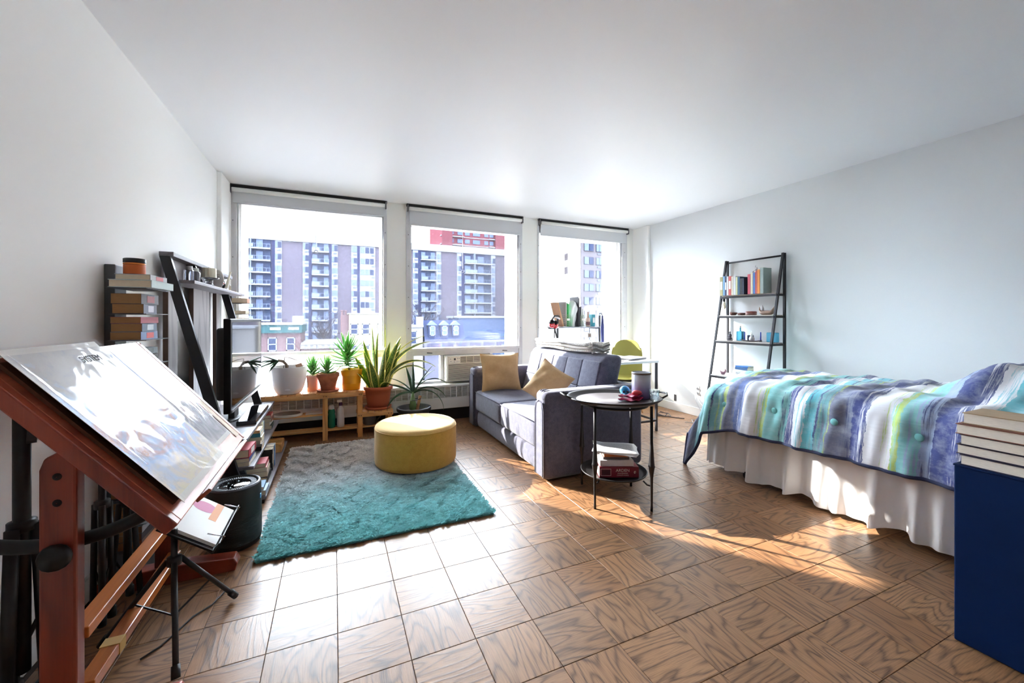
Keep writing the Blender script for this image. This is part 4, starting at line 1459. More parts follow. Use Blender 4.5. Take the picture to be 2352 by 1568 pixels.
bbox(.06, .53, .045, .58, .001, .0095).build('backing_board', mat('dark_mount', (98, 58, 34), .7), po)
MB().grid(curl(.04, .54, .03, .615, .0115, .0022, .018), 30, 30).build('sheet', P1, po, smooth=True)
MB().grid(curl(.038, .545, .028, .618, .017, .003, .02), 30, 30).build('clear_film', FILM, po, smooth=True)
INK = mat('print_ink', (40, 36, 36), .8)
lettering('SYSTEM', .034, INK, po, frame(bpt(.40, .545, .0187), (0, 1, 0), BV) @ Matrix.Diagonal((1, 1, 1, 1)), label='dark capital letters on the print')
p2 = thing('art_print', 'glossy second print in crinkled film at the window end of the drafting table', 'poster', tuple(bpt(.70, .02, .004)))
MB().grid(curl(.555, .80, .06, .575, .002, .0015, .0), 20, 24).build('sheet', P2, p2, smooth=True)
MB().grid(curl(.55, .81, .05, .585, .0065, .003, .012), 24, 28).build('clear_film', FILM, p2, smooth=True)
p3 = thing('paper_envelope', 'cream torn envelope lying at the lower window corner of the drafting table', 'envelope', tuple(bpt(.82, .05, .002)))
MB().grid(curl(.815, .865, .03, .25, .001, .0012, .0), 8, 12).build('sheet', mat('cream_paper', (222, 200, 176), .8), p3, smooth=True)

# ================================================================== stands behind and in front of the table
BLK2 = mat('worn_black_tube', (30, 30, 34), .5, var=.25, vs=40)


def tripod(name, label, x, y, top, spread, feet, fold=False, az0=0, r=.010):
    t = thing(name, label, 'tripod', (x, y, 0))
    MB().tube([(x, y, .10), (x, y, top)], r, 12).build('pole', BLK2, t, smooth=True)
    MB().lathe([(r + .001, 0), (r + .012, .004), (r + .012, .032), (r + .001, .036)], (x, y, feet + .0), 14).build('collar', BLACKP, t, smooth=True)
    for k in range(3):
        a = R(az0 + 120 * k)
        f = (x + spread * math.cos(a), y + spread * math.sin(a), .016)
        s_ = (x + (r + .012) * math.cos(a), y + (r + .012) * math.sin(a), feet + .018)
        lg = MB().tube([s_, f], r * .85, 10).build('leg', BLK2, t, smooth=True)
        d = (Vector(f) - Vector(s_)).normalized()
        MB().tube([Vector(f) - d * .035, Vector(f) + d * .002], r * 1.25, 10).build('rubber_foot', BLACKP, lg, smooth=True)
        mid = Vector(s_).lerp(Vector(f), .52)
        MB().tube([mid, (x, y, max(.09, mid.z - .10))], r * .35, 6).build('strut', BLK2, lg)
        MB().ball(mid, r * .5, 8, 6).build('rivet', CHROME, lg, smooth=True)
    return t


ms = tripod('music_stand', 'black folding music stand holding open pages under the drafting table edge', -.525, 1.82, .40, .225, .27, az0=-73)
d0 = Vector((-.515, 1.86, .405))
dm = MB()
DX, DY = Vector((0, 1, 0)), Vector((-.60, 0, .42)).normalized()
DNn = Vector((.42, 0, .60)).normalized()


def dpt(a, b_, c_):
    return Vector((-.405, 1.80, .305)) + DX * a + DY * b_ + DNn * c_


def dbox(a0, a1, b0, b1, c0, c1):
    vs = [dpt(a, b_, c_) for a in (a0, a1) for b_ in (b0, b1) for c_ in (c0, c1)]
    return MB().add(vs, [(0, 1, 3, 2), (4, 6, 7, 5), (0, 4, 5, 1), (2, 3, 7, 6), (0, 2, 6, 4), (1, 5, 7, 3)])


dbox(0, .34, 0, .20, -.008, 0).build('score_rest', BLACKM, ms, bevel=.002)
dbox(0, .34, -.004, 0, -.008, .03).build('lip', BLACKM, ms, bevel=.002)
for a in (.05, .31):
    MB().tube([dpt(a, -.006, .0), dpt(a, -.008, .034), dpt(a, .05, .02)], .0025, 6).build('page_clip', CHROME, ms, smooth=True)
sm = thing('sheet_book', 'open white booklet with pink drawing on the music stand', 'booklet', tuple(dpt(.17, .01, .001)))
dbox(.02, .165, .004, .20, .0008, .012).build('left_pages', PAPER, sm)
dbox(.168, .32, .004, .20, .0008, .010).build('right_pages', PAPER, sm)
pd = MB()
pd.add([dpt(.25 + .04 * math.cos(a), .11 + .05 * math.sin(a), .0105) for a in [2 * PI * k / 20 for k in range(20)]], [tuple(range(20))])
pd.build('pink_drawing', mat('pink_ink', (206, 130, 160), .8), sm)
dbox(.17, .318, .045, .075, .0104, .0108).build('orange_stripe', mat('orange_ink', (222, 160, 120), .8), sm)

t1 = tripod('light_stand', 'tall black tripod stand squeezed between drafting table and wall', -.855, 1.70, 1.0, .05, .52, az0=20, r=.019)
MB().bar((-.845, 1.74, .93), (-.80, 1.63, .80), .02, .012).build('arm', BLK2, t1)
t2 = tripod('camera_tripod', 'folded black camera tripod with silver head behind the drafting table', -.80, 2.02, .56, .03, .44, az0=50, r=.011)
MB().rbox((-.80, 2.02, .585), (.05, .05, .05), .01, 2).build('head', CHROME, t2, smooth=True)
MB().tube([(-.80, 2.02, .59), (-.775, 1.98, .62)], .008, 8).build('pan_handle', BLACKP, t2, smooth=True)
t3 = tripod('light_stand', 'short black stand with angled brace beside the folded camera tripod', -.765, 2.12, .62, .055, .40, az0=-20, r=.011)

# air purifier
ap = thing('air_purifier', 'black cylindrical air purifier with round control top on the floor', 'air purifier', (-.468, 2.485, 0))
MB().lathe([(.001, 0), (.105, 0), (.114, .006), (.118, .03), (.119, .2), (.117, .30), (.113, .312), (.106, .314), (.10, .308), (.098, .300), (.001, .296)], (-.468, 2.485, 0), 48).build('body', mat('purifier_black', (18, 22, 24), .5), ap, smooth=True)
MB().lathe([(.108, .3145), (.114, .312), (.1155, .306)], (-.468, 2.485, 0), 48).build('rim', mat('satin_rim', (110, 112, 122), .35, metal=.6), ap, smooth=True)
MB().lathe([(.001, .303), (.066, .303), (.068, .301), (.070, .298)], (-.468, 2.485, 0), 40).build('control_disc', mat('piano_black', (10, 12, 16)), ap, smooth=True)
for k in range(6):
    a = 2 * PI * k / 6 + .3
    MB().lathe([(.001, .0012), (.004, .001), (.0045, 0)], (-.468 + .045 * math.cos(a), 2.485 + .045 * math.sin(a), .3032), 8).build('button', mat('button_mark', (120, 150, 150), .5), ap)
for k in range(56):
    pass
gr = MB()
for k in range(60):
    a = 2 * PI * k / 60
    gr.box((-.468 + .084 * math.cos(a), 2.485 + .084 * math.sin(a), .304), (.024, .003, .006), (0, 0, a))
gr.build('outlet_grille', mat('grille_grey', (52, 54, 60), .5), ap)
rb = MB()
for k in range(22):
    z = .03 + k * .006
    rb.lathe([(.1185, z), (.1202, z + .0015), (.1185, z + .003)], (-.468, 2.485, 0), 48)
rb.build('intake_ribs', mat('purifier_black', (18, 22, 24)), ap, smooth=True)
MB().mm((-.352, 2.455, .225), (-.3485, 2.475, .245)).build('status_sticker', mat('blue_sticker', (70, 150, 200), .5), ap)

cb1 = tag(MB().tube([(-.42, 2.06, .004), (-.45, 1.98, .004), (-.50, 1.93, .004), (-.53, 1.86, .004), (-.56, 1.80, .004), (-.60, 1.76, .004)], .003, 6).build('power_cable', BLACKP, smooth=True), 'thin dark cable trailing on the parquet beneath the music stand', 'cable')

# ================================================================== air conditioner in the middle window
ac = thing('air_conditioner', 'cream window air conditioner with louvred front in the middle window', 'air conditioner', (1.455, 4.56, .445))
ACM = mat('ac_cream', (218, 214, 202), .5)
MB().mm((1.168, 4.50, .446), (1.738, 4.66, .738)).build('body', ACM, ac, bevel=.006)
MB().mm((1.172, 4.478, .45), (1.734, 4.50, .462)).mm((1.172, 4.478, .642), (1.734, 4.50, .656)).mm((1.172, 4.478, .724), (1.734, 4.50, .736)).mm((1.172, 4.478, .45), (1.19, 4.50, .736)).mm((1.716, 4.478, .45), (1.734, 4.50, .736)).build('front_frame', ACM, ac, bevel=.004)
lv = MB().mm((0, 0, 0), (.526, .012, .0055)).mesh('louvre', ACM)
for k in range(16):
    put(lv, 'louvre', ac, 1.19, 4.482, .4655 + k * .011, 1, 1)
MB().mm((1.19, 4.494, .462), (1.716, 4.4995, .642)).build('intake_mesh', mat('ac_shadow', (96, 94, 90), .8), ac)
MB().mm((1.19, 4.476, .656), (1.33, 4.50, .724)).build('control_panel', mat('ac_panel', (232, 230, 222), .4), ac, bevel=.003)
MB().mm((1.252, 4.4745, .688), (1.272, 4.4765, .712)).build('display', mat('lcd_dark', (30, 36, 60), .2), ac)
for x, z in ((1.21, .672), (1.252, .666), (1.285, .671), (1.305, .671), (1.205, .700), (1.29, .706), (1.31, .706)):
    MB().mm((x, 4.4745, z), (x + .011, 4.4765, z + .007)).build('button', mat('ac_button', (128, 132, 140), .5), ac)
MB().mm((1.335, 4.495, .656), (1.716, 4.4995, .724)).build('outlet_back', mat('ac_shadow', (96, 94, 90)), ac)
for k in range(6):
    MB().mm((1.336, 4.48, .6605 + k * .0108), (1.716, 4.493, .6645 + k * .0108)).build('outlet_vane', ACM, ac)
for k in range(4):
    MB().mm((1.40 + k * .085, 4.478, .656), (1.404 + k * .085, 4.495, .724)).build('outlet_rib', ACM, ac)

# ================================================================== rug
rug = thing('shag_rug', 'shaggy rug fading from pale beige to teal on the parquet', 'rug', (.265, 3.147, 0))


def rug_mat():
    t = NT('rug_wool')
    tc = t.n('ShaderNodeTexCoord')
    sp = t.n('ShaderNodeSeparateXYZ', {0: tc.outputs['Object']})
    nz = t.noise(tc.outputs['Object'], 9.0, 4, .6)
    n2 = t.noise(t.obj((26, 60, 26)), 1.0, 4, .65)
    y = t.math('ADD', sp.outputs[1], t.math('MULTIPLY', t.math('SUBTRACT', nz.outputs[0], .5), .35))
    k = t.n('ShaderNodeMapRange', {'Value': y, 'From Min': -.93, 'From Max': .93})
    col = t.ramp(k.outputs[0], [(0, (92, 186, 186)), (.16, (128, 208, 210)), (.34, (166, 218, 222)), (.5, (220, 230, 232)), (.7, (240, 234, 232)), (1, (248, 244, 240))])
    hs = t.n('ShaderNodeHueSaturation', {'Color': col, 'Saturation': .84, 'Value': t.math('ADD', t.math('MULTIPLY', n2.outputs[0], 1.3), .38)})
    t.set(t.bsdf, 'Base Color', hs)
    t.bsdf.inputs['Roughness'].default_value = .95
    geo = t.n('ShaderNodeNewGeometry')
    upn = t.n('ShaderNodeVectorMath', {0: geo.outputs['Normal'], 1: (0, 0, 1.6)}, operation='ADD')
    upn = t.n('ShaderNodeVectorMath', {0: upn}, operation='NORMALIZE')
    t.set(t.bsdf, 'Normal', upn)
    tl = t.n('ShaderNodeBsdfTranslucent', {'Color': hs})
    t.set(t.out, 'Surface', t.n('ShaderNodeMixShader', {0: .4, 1: t.bsdf.outputs[0], 2: tl.outputs[0]}))
    return t.m


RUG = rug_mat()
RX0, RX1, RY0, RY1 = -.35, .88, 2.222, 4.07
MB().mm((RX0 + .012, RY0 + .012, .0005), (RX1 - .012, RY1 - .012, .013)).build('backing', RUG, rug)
g = np.random.default_rng(3)
N = 80000
bx_ = g.uniform(RX0 + .006, RX1 - .006, N)
by_ = g.uniform(RY0 + .006, RY1 - .006, N)
keep = ~(((bx_ - .607) ** 2 + (by_ - 3.29) ** 2) < .28 ** 2)
bx_, by_ = bx_[keep], by_[keep]
N = len(bx_)
clump = np.sin(bx_ * 37 + np.sin(by_ * 21) * 2) + np.sin(by_ * 33 + np.sin(bx_ * 27) * 2)
az = g.uniform(0, 2 * PI, N) * .6 + clump * 1.2 - PI * .5
ln = g.uniform(.013, .024, N)
tilt = g.uniform(1.15, 1.48, N)
dx, dy = np.cos(az) * ln * np.sin(tilt), np.sin(az) * ln * np.sin(tilt)
dz = ln * np.cos(tilt) + .004
wx, wy = -np.sin(az) * .005, np.cos(az) * .005
o3 = np.array([.265, 3.147, 0])
v0 = np.stack([bx_ - wx, by_ - wy, np.full(N, .011)], 1) - o3
v1 = np.stack([bx_ + wx, by_ + wy, np.full(N, .011)], 1) - o3
v2 = np.stack([bx_ + dx * .55 + wx, by_ + dy * .55 + wy, .011 + dz * .7], 1) - o3
v3 = np.stack([bx_ + dx, by_ + dy, .011 + dz], 1) - o3
v4 = np.stack([bx_ + dx * .55 - wx, by_ + dy * .55 - wy, .011 + dz * .7], 1) - o3
V = np.stack([v0, v1, v2, v3, v4], 1).reshape(-1, 3)
me = bpy.data.meshes.new('pile')
me.vertices.add(len(V))
me.vertices.foreach_set('co', V.ravel().astype(np.float32))
me.loops.add(N * 5)
me.loops.foreach_set('vertex_index', np.arange(N * 5, dtype=np.int32))
me.polygons.add(N)
me.polygons.foreach_set('loop_start', np.arange(0, N * 5, 5, dtype=np.int32))
me.polygons.foreach_set('loop_total', np.full(N, 5, dtype=np.int32))
me.materials.append(RUG)
me.update()
me.validate()
pile = bpy.data.objects.new('pile', me)
C.objects.link(pile)
pile.parent = rug
pile['kind'] = 'stuff'

# pouf
pf = thing('round_pouf', 'round mustard yellow pouf standing on the teal rug', 'pouf', (.607, 3.29, .024))
MUST = tweed('mustard_felt', (190, 140, 48), (214, 166, 70), 300, .85, .15)
MB().lathe([(.001, 0), (.30, 0), (.314, .008), (.319, .03), (.320, .15), (.319, .262), (.316, .280)], (.607, 3.29, .024), 64).build('side', MUST, pf, smooth=True)
MB().lathe([(.316, .281), (.311, .296), (.296, .306), (.26, .312), (.15, .318), (.001, .320)], (.607, 3.29, .024), 64).build('top', tweed('sunlit_top_felt', (200, 158, 84), (222, 184, 108), 300, .85, .15), pf, smooth=True)  # paler felt on top: sunlight painted into its colour
MB().tube([(.607 + .3175 * math.cos(a), 3.29 + .3175 * math.sin(a), .024 + .281) for a in [2 * PI * k / 72 for k in range(73)]], .0035, 6, cap=False).build('piping', MUST, pf, smooth=True)

# ================================================================== sofa
SOFA = tweed('sofa_tweed', (50, 52, 72), (104, 102, 122), 380)
sofa = thing('sofa', 'grey blue two seat sofa with padded arms and channelled back', 'sofa', (1.8, 3.36, 0))
MB().rbox((1.84, 3.36, .115), (.80, 1.38, .16), .02, 4).build('base', SOFA, sofa, smooth=True)


def front_pad(p):
    k = math.sin(max(0, min(1, (p.z + .085) / .17)) * PI)
    return (p.x - .012 * k, p.y, p.z)


MB().rbox((1.425, 3.36, .108), (.07, 1.37, .165), .025, 8, front_pad).build('front_panel', SOFA, sofa, smooth=True)
for y in (3.01, 3.71):
    c_ = MB().rbox((1.63, y, .302), (.54, .695, .205), .035, 8, lambda p: (p.x, p.y, p.z + .012 * math.cos(p.x * 5) * math.cos(p.y * 4.2) * (1 if p.z > 0 else 0))).build('seat_cushion', SOFA, sofa, smooth=True)
    MB().tube([(1.362, y - .335, .392), (1.36, y, .397), (1.362, y + .335, .392)], .004, 6).build('piping', SOFA, c_, smooth=True)
for y, sg in ((2.58, -1), (4.14, 1)):
    def roll(p, sg=sg):
        z = p.z + .32
        k = max(0, (z - .5) / .14)
        return (p.x - .012 * k * (1 if p.x < -.3 else 0), p.y * (1 + .10 * k) + sg * .006 * k, p.z)
    a_ = MB().rbox((1.80, y, .325), (.88, .155, .63), .045, 8, roll).build('arm', SOFA, sofa, smooth=True)
    MB().rbox((1.357, y, .30), (.014, .105, .53), .006, 4).build('arm_front_pad', SOFA, a_, smooth=True)
    for w_ in (.048, .066):
        pts = [(1.352, y - w_, .035), (1.352, y - w_, .50), (1.352, y - w_ * .75, .555), (1.352, y, .575), (1.352, y + w_ * .75, .555), (1.352, y + w_, .50), (1.352, y + w_, .035)]
        MB().tube(pts, .0045, 6).build('piping', SOFA, a_, smooth=True)
    for q in range(7):
        an = R(25 + q * 22)
        MB().tube([(1.354, y + .055 * math.cos(an), .575 + .035 * math.sin(an)), (1.378, y + .072 * math.cos(an), .60 + .042 * math.sin(an)), (1.43, y + .074 * math.cos(an), .606 + .043 * math.sin(an))], [.002, .005, .001], 6).build('pleat', SOFA, a_, smooth=True)


def recline(p):
    return (p.x + (p.z + .24) * .27, p.y, p.z)


bk = MB().rbox((1.99, 3.36, .62), (.20, 1.34, .47), .055, 8, recline).build('backrest', SOFA, sofa, smooth=True)
for r0, (z0, z1) in enumerate(((.405, .575), (.585, .80))):
    for k in range(5):
        y0 = 2.73 + k * .252
        zc, hh = (z0 + z1) / 2, z1 - z0
        xc = 1.888 + (zc - .38) * .27
        MB().rbox((xc + .004, y0 + .126, zc), (.03, .250, hh + .008), .010, 4, lambda p: (p.x + p.z * .27 - .005 * math.cos(p.y * 12), p.y, p.z)).build('channel_pad', SOFA, bk, smooth=True)
MB().rbox((2.185, 3.36, .33), (.10, 1.66, .61), .03, 5).build('rear_panel', mat('sofa_rear_cloth', (44, 48, 66), .9, var=.15, vs=300), sofa, smooth=True)
for x in (1.42, 2.18):
    for y in (2.56, 4.16):
        MB().lathe([(.001, 0), (.018, 0), (.022, .03), (.001, .03)], (x, y, 0), 12).build('foot', BLACKP, sofa)
MB().mm((1.377, 2.69, .118), (1.385, 2.72, .124)).build('maker_tag', mat('silver_tag', (170, 168, 172), .4), sofa)


def pillow(label, c, nrm, up, w, h_, t_, m, seed=0):
    n_ = Vector(nrm).normalized()
    x_ = Vector(up).cross(n_).normalized()
    y_ = n_.cross(x_)
    th = thing('throw_pillow', label, 'pillow', c, group='tan throw pillows on the sofa')
    rr = random.Random(seed)
    ph = [rr.uniform(0, 6) for _ in range(6)]

    def fn(sgn):
        def f(u, v):
            a, b_ = 2 * u - 1, 2 * v - 1
            pinch = 1 - .07 * (1 - abs(a) ** 2.0) * abs(b_) ** 3 if True else 1
            px_ = a * w / 2 * (1 - .08 * (1 - abs(b_)) * abs(a) ** 2 * 0 - .06 * (1 - b_ * b_) * 0)
            sx_ = 1 - .09 * math.cos(b_ * PI / 2) * abs(a) ** 4
            sy_ = 1 - .09 * math.cos(a * PI / 2) * abs(b_) ** 4
            q = max(0, (1 - abs(a) ** 2.4)) ** .5 * max(0, (1 - abs(b_) ** 2.4)) ** .5
            wr = .006 * math.sin(7 * b_ + 3 * a + ph[0]) * q + .004 * math.sin(11 * a - 5 * b_ + ph[1]) * q
            p = Vector(c) + x_ * (a * w / 2 * sx_) + y_ * (b_ * h_ / 2 * sy_) + n_ * (sgn * (t_ / 2 * q + wr))
            return tuple(p)
        return f
    MB().grid(fn(1), 24, 24).build('front', m, th, smooth=True)
    MB().grid(fn(-1), 24, 24).build('back', m, th, smooth=True)
    MB().tube([fn(0)(u, v) for u, v in [(k / 12, 0) for k in range(12)] + [(1, k / 12) for k in range(12)] + [(1 - k / 12, 1) for k in range(12)] + [(0, 1 - k / 12) for k in range(13)]], .003, 6, cap=False).build('seam', m, th, smooth=True)
    return th


TAN = tweed('tan_linen', (188, 152, 104), (208, 174, 126), 500, .9, .2)
pillow('tan throw pillow propped against the far arm of the sofa', (1.60, 3.925, .605), (-.12, -1, .26), (0, 0, 1), .42, .39, .15, TAN, 1)
pillow('tan throw pillow tilted against the channelled sofa back', (1.72, 3.12, .585), (-.72, -.62, .42), (.25, -.45, 1), .345, .345, .13, TAN, 2)

# folded knit blanket over the back of the sofa
bl = thing('knit_blanket', 'folded cream knit throw with grey wavy folds on top of the sofa back', 'blanket', (2.13, 3.40, .86))
KN = NT('cream_knit')
vv = KN.obj((1, 1, 1))
wv = KN.n('ShaderNodeTexVoronoi', {'Vector': vv, 'Scale': 70.0})
KN.set(KN.bsdf, 'Base Color', KN.ramp(wv.outputs[0], [(.0, (246, 242, 236)), (.6, (206, 200, 194))]))
KN.bsdf.inputs['Roughness'].default_value = .95
KN.bump(wv.outputs[0], .8, .006)
KN = KN.m
KN2 = mat('grey_knit', (150, 144, 140), .95, bump=.4, bs=200)
for q in range(3):
    def drape(p, q=q):
        return (p.x, p.y, p.z - .35 * p.x * p.x * 4 * .6 + .006 * math.sin(p.y * 9 + q))
    MB().rbox((2.11 - .008 * q, 3.40, .886 + q * .031), (.21 + .012 * q, 1.0 - .02 * q, .030), .014, 8, drape).build('layer', KN if q != 1 else mat('pale_knit', (226, 220, 212), .95, bump=.5, bs=160), bl, smooth=True)
for q in range(5):
    pts = [(2.02 + .036 * k, 2.885 - .006 * (q % 2), .868 + q * .018 + .012 * math.sin(k * 1.3 + q * .4)) for k in range(6)]
    MB().tube(pts, .009, 8).build('fold_edge', KN2 if q % 2 else KN, bl, smooth=True)

# ================================================================== tray table
IRON = mat('dark_iron', (44, 42, 44), .45, metal=.6)
TX, TY = 1.667, 2.14
ax = Vector((.915, -.4035, 0))
tt = thing('tray_table', 'round two tier dark metal tray table beside the sofa arm', 'table', (TX, TY, 0))


def orient(mb, z=0):
    return mb.xf(Matrix.Translation((TX, TY, z)) @ Matrix.Rotation(math.atan2(ax.y, ax.x), 4, 'Z'))


TRAYM = mat('pewter_tray', (150, 142, 142), .3, metal=.75, var=.12, vs=6)
orient(MB().lathe([(.001, .0), (.235, 0), (.255, .004), (.275, .018), (.292, .022), (.296, .017), (.285, .008), (.255, -.008), (.001, -.012)], (0, 0, 0), 56, sx=1.03, sy=.93), .636).build('tray_top', IRON, tt, smooth=True)
orient(MB().lathe([(.001, .0012), (.232, .0012), (.234, .0)], (0, 0, 0), 56, sx=1.03, sy=.93), .636).build('tray_inlay', TRAYM, tt, smooth=True)
for sg in (-1, 1):
    hpts = [(sg * .285, -.075, .018), (sg * .325, -.06, .034), (sg * .345, 0, .04), (sg * .325, .06, .034), (sg * .285, .075, .018)]
    orient(MB().tube(hpts, .006, 8), .636).build('handle', IRON, tt, smooth=True)
legs = [(1.457, 2.05), (1.752, 1.888), (1.59, 2.392), (1.885, 2.23)]
for lx, ly in legs:
    b = MB()
    b.tube([(lx, ly, 0), (lx, ly, .02), (lx, ly, .04), (lx, ly, .20), (lx, ly, .262), (lx, ly, .268), (lx, ly, .276), (lx, ly, .30), (lx, ly, .42), (lx, ly, .63)], [.008, .008, .007, .009, .018, .021, .018, .016, .009, .009], 10)
    b.build('leg', IRON, tt, smooth=True)
    d_ = (Vector((TX, TY, 0)) - Vector((lx, ly, 0))).normalized()
    MB().tube([(lx, ly, .15), (lx + d_.x * .03, ly + d_.y * .03, .148), (lx + d_.x * .055, ly + d_.y * .055, .165)], .005, 8).build('bracket', IRON, tt, smooth=True)
MB().tube([(TX + .212 * math.cos(a), TY + .212 * math.sin(a), .612) for a in [2 * PI * k / 40 for k in range(41)]], .008, 8, cap=False).build('support_ring', IRON, tt, smooth=True)
MB().lathe([(.001, 0), (.18, 0), (.194, .004), (.206, .014), (.212, .014), (.206, .004), (.185, -.006), (.001, -.006)], (TX, TY, .168), 48).build('lower_tray', IRON, tt, smooth=True)

cj = thing('candle_jar', 'tall grey jar shading to lilac with a dark rim on the tray table', 'jar', (1.845, 2.083, .638))
CJ = NT('lilac_glaze')
spz = KN_ = CJ.n('ShaderNodeSeparateXYZ', {0: CJ.n('ShaderNodeTexCoord').outputs['Object']})
nzz = CJ.noise(CJ.obj((6, 6, 60)), 1.0, 3)
CJ.set(CJ.bsdf, 'Base Color', CJ.ramp(CJ.math('ADD', CJ.math('MULTIPLY', spz.outputs[2], 5.0), CJ.math('MULTIPLY', nzz.outputs[0], .16)), [(.1, (128, 112, 164)), (.42, (160, 150, 190)), (.7, (186, 186, 196)), (.95, (174, 178, 186))]))
CJ.bsdf.inputs['Roughness'].default_value = .4
MB().lathe([(.001, 0), (.056, 0), (.06, .005), (.06, .17), (.056, .172), (.054, .16), (.001, .155)], (1.845, 2.083, .638), 36).build('jar', CJ.m, cj, smooth=True)
MB().lathe([(.0605, .158), (.062, .160), (.062, .167), (.0605, .169)], (1.845, 2.083, .638), 36).build('rim_band', mat('brown_rim', (116, 98, 88), .5), cj, smooth=True)
sk = thing('skull_ornament', 'small bright blue skull ornament behind the lilac jar', 'ornament', (1.79, 2.18, .638))
BLU = mat('blue_resin', (36, 138, 190), .4)
MB().ball((1.79, 2.18, .678), (.032, .036, .03), 20, 14).build('cranium', BLU, sk, smooth=True)
MB().rbox((1.782, 2.165, .650), (.034, .03, .022), .008, 3).build('jaw', BLU, sk, smooth=True)
for sg in (-1, 1):
    MB().ball((1.772 + ax.x * .013 * sg, 2.149 + ax.y * .013 * sg, .674), (.008, .008, .008), 10, 8).build('eye_socket', mat('socket_dark', (16, 40, 66), .6), sk, smooth=True)
MB().ball((1.770, 2.144, .661), (.004, .004, .005), 8, 6).build('nose_hole', mat('socket_dark', (16, 40, 66)), sk, smooth=True)
ro = thing('shell_dish', 'magenta pointed leaf dish with a coral red top on the tray table', 'dish', (1.735, 2.035, .638))


def leafdish(c, L, Wd, az, lift):
    def f(u, v):
        a, b_ = 2 * u - 1, 2 * v - 1
        w_ = Wd * (1 - a * a) ** .8
        x_, y_ = a * L, b_ * w_
        z_ = lift * (b_ * b_ * .6 + a * a * .8) + .004 * math.sin(a * 9)
        return (c[0] + x_ * math.cos(az) - y_ * math.sin(az), c[1] + x_ * math.sin(az) + y_ * math.cos(az), c[2] + z_)
    return f


MAG = mat('magenta_resin', (168, 36, 84), .45)
MB().grid(leafdish((1.72, 2.035, .640), .08, .042, R(-20), .014), 18, 10).build('lower_leaf', MAG, ro, smooth=True, solid=.004)
MB().grid(leafdish((1.73, 2.05, .662), .082, .038, R(-12), .012), 18, 10).build('upper_leaf', MAG, ro, smooth=True, solid=.005)
MB().ball((1.76, 2.05, .657), (.02, .018, .012), 12, 8).build('stem_core', MAG, ro, smooth=True)
MB().ball((1.775, 2.045, .685), (.036, .026, .016), 16, 10).build('coral_top', mat('coral_red', (206, 62, 66), .45), ro, smooth=True)
gl_ = thing('drinking_glass', 'small ribbed clear glass at the right rim of the tray', 'glass', (1.865, 1.985, .638))
b = MB()
nr = 28
vs, fs = [], []
prof = [(.026, 0), (.030, .07), (.0285, .07), (.0245, .006)]
for k in range(nr * 2):
    a = PI * k / nr
    rib = 1 + (.025 if k % 2 else 0)
    for i, (r_, z_) in enumerate(prof):
        rr_ = r_ * (rib if i < 2 else 1)
        vs.append((1.865 + rr_ * math.cos(a), 1.985 + rr_ * math.sin(a), .638 + z_))
for k in range(nr * 2):
    k2 = (k + 1) % (nr * 2)
    for i in range(3):
        fs.append((k * 4 + i, k2 * 4 + i, k2 * 4 + i + 1, k * 4 + i + 1))
b.add(vs, fs)
b.lathe([(.026, 0), (.001, 0)], (1.865, 1.985, .638), nr * 2)
b.build('tumbler', GLASSC, gl_, smooth=False)

# books on the lower tray
vd = (-.4035, -.915, 0)
G3 = 'books on the tray table'
bx0 = Vector((1.66, 2.11, .1695))
bb = book('thick wine red hardback with gold lettering on the lower tray', tuple(bx0), (.17, .245, .066), (122, 20, 40), vd, (.915, -.4035, 0), G3, PAGESW, True)
GOLD = mat('gilt_lettering', (222, 204, 186), .5)
sp_o = bx0 + Vector(vd) * .0856
rt = Vector((.915, -.4035, 0))
for txt, sz, dx_, dz_ in (('ARDEN', .026, .022, .044), ('SHAKESPEARE', .0105, .022, .026), ('COMPLETE WORKS', .0085, .022, .014)):
    me = text_mesh(txt, sz)
    me.transform(frame(sp_o + rt * dx_ + Vector((0, 0, dz_)), rt, (0, 0, 1)))
    me.materials.clear()
    me.materials.append(GOLD)
    me.transform(bb.matrix_basis.inverted())
    o = bpy.data.objects.new('lettering', me)
    C.objects.link(o)
    o.parent = bb
b = MB()
for (a0, a1, z0, z1) in ((-.115, -.05, .012, .055), ):
    for (p0, p1, q0, q1) in ((a0, a1, z1 - .002, z1), (a0, a1, z0, z0 + .002), (a0, a0 + .002, z0, z1), (a1 - .002, a1, z0, z1)):
        c0 = sp_o + rt * ((p0 + p1) / 2) + Vector((0, 0, (q0 + q1) / 2))
        b.box(c0, (abs(p1 - p0), .001, abs(q1 - q0)), (0, 0, math.atan2(rt.y, rt.x)))
b.box(sp_o + rt * -.0825 + Vector((0, 0, .033)), (.05, .0012, .03), (0, 0, math.atan2(rt.y, rt.x)), mi=1)
o = b.mesh('spine_panel', [GOLD, mat('dark_red_panel', (70, 12, 26), .5)])
o.transform(bb.matrix_basis.inverted())
o2 = bpy.data.objects.new('spine_panel', o)
C.objects.link(o2)
o2.parent = bb
b = MB()
for a in range(3):
    b.tube([sp_o + rt * (.098 + .006 * math.cos(q) * (1 - .25 * a)) + Vector((0, 0, .033 + .008 * math.sin(q) * (1 - .25 * a))) for q in [R(k * 24 + a * 60) for k in range(12)]], .0009, 5)
lm = b.mesh('emblem', GOLD)
lm.transform(bb.matrix_basis.inverted())
o2 = bpy.data.objects.new('emblem', lm)
C.objects.link(o2)
o2.parent = bb
z = .1695 + .067
for lb, dm, c_, hd in (('pale grey thick paperback lying on the wine red hardback', (.15, .21, .036), (206, 200, 202), False), ('dark thin paperback under the orange book on the lower tray', (.12, .165, .014), (92, 78, 76), False), ('orange and white spined book beneath the loose pages', (.115, .15, .024), (196, 108, 56), False)):
    book(lb, (bx0.x - .01, bx0.y + .006, z), dm, c_, vd, (.915, -.4035, 0), G3, PAGESW, hd)
    z += dm[2] + .0008
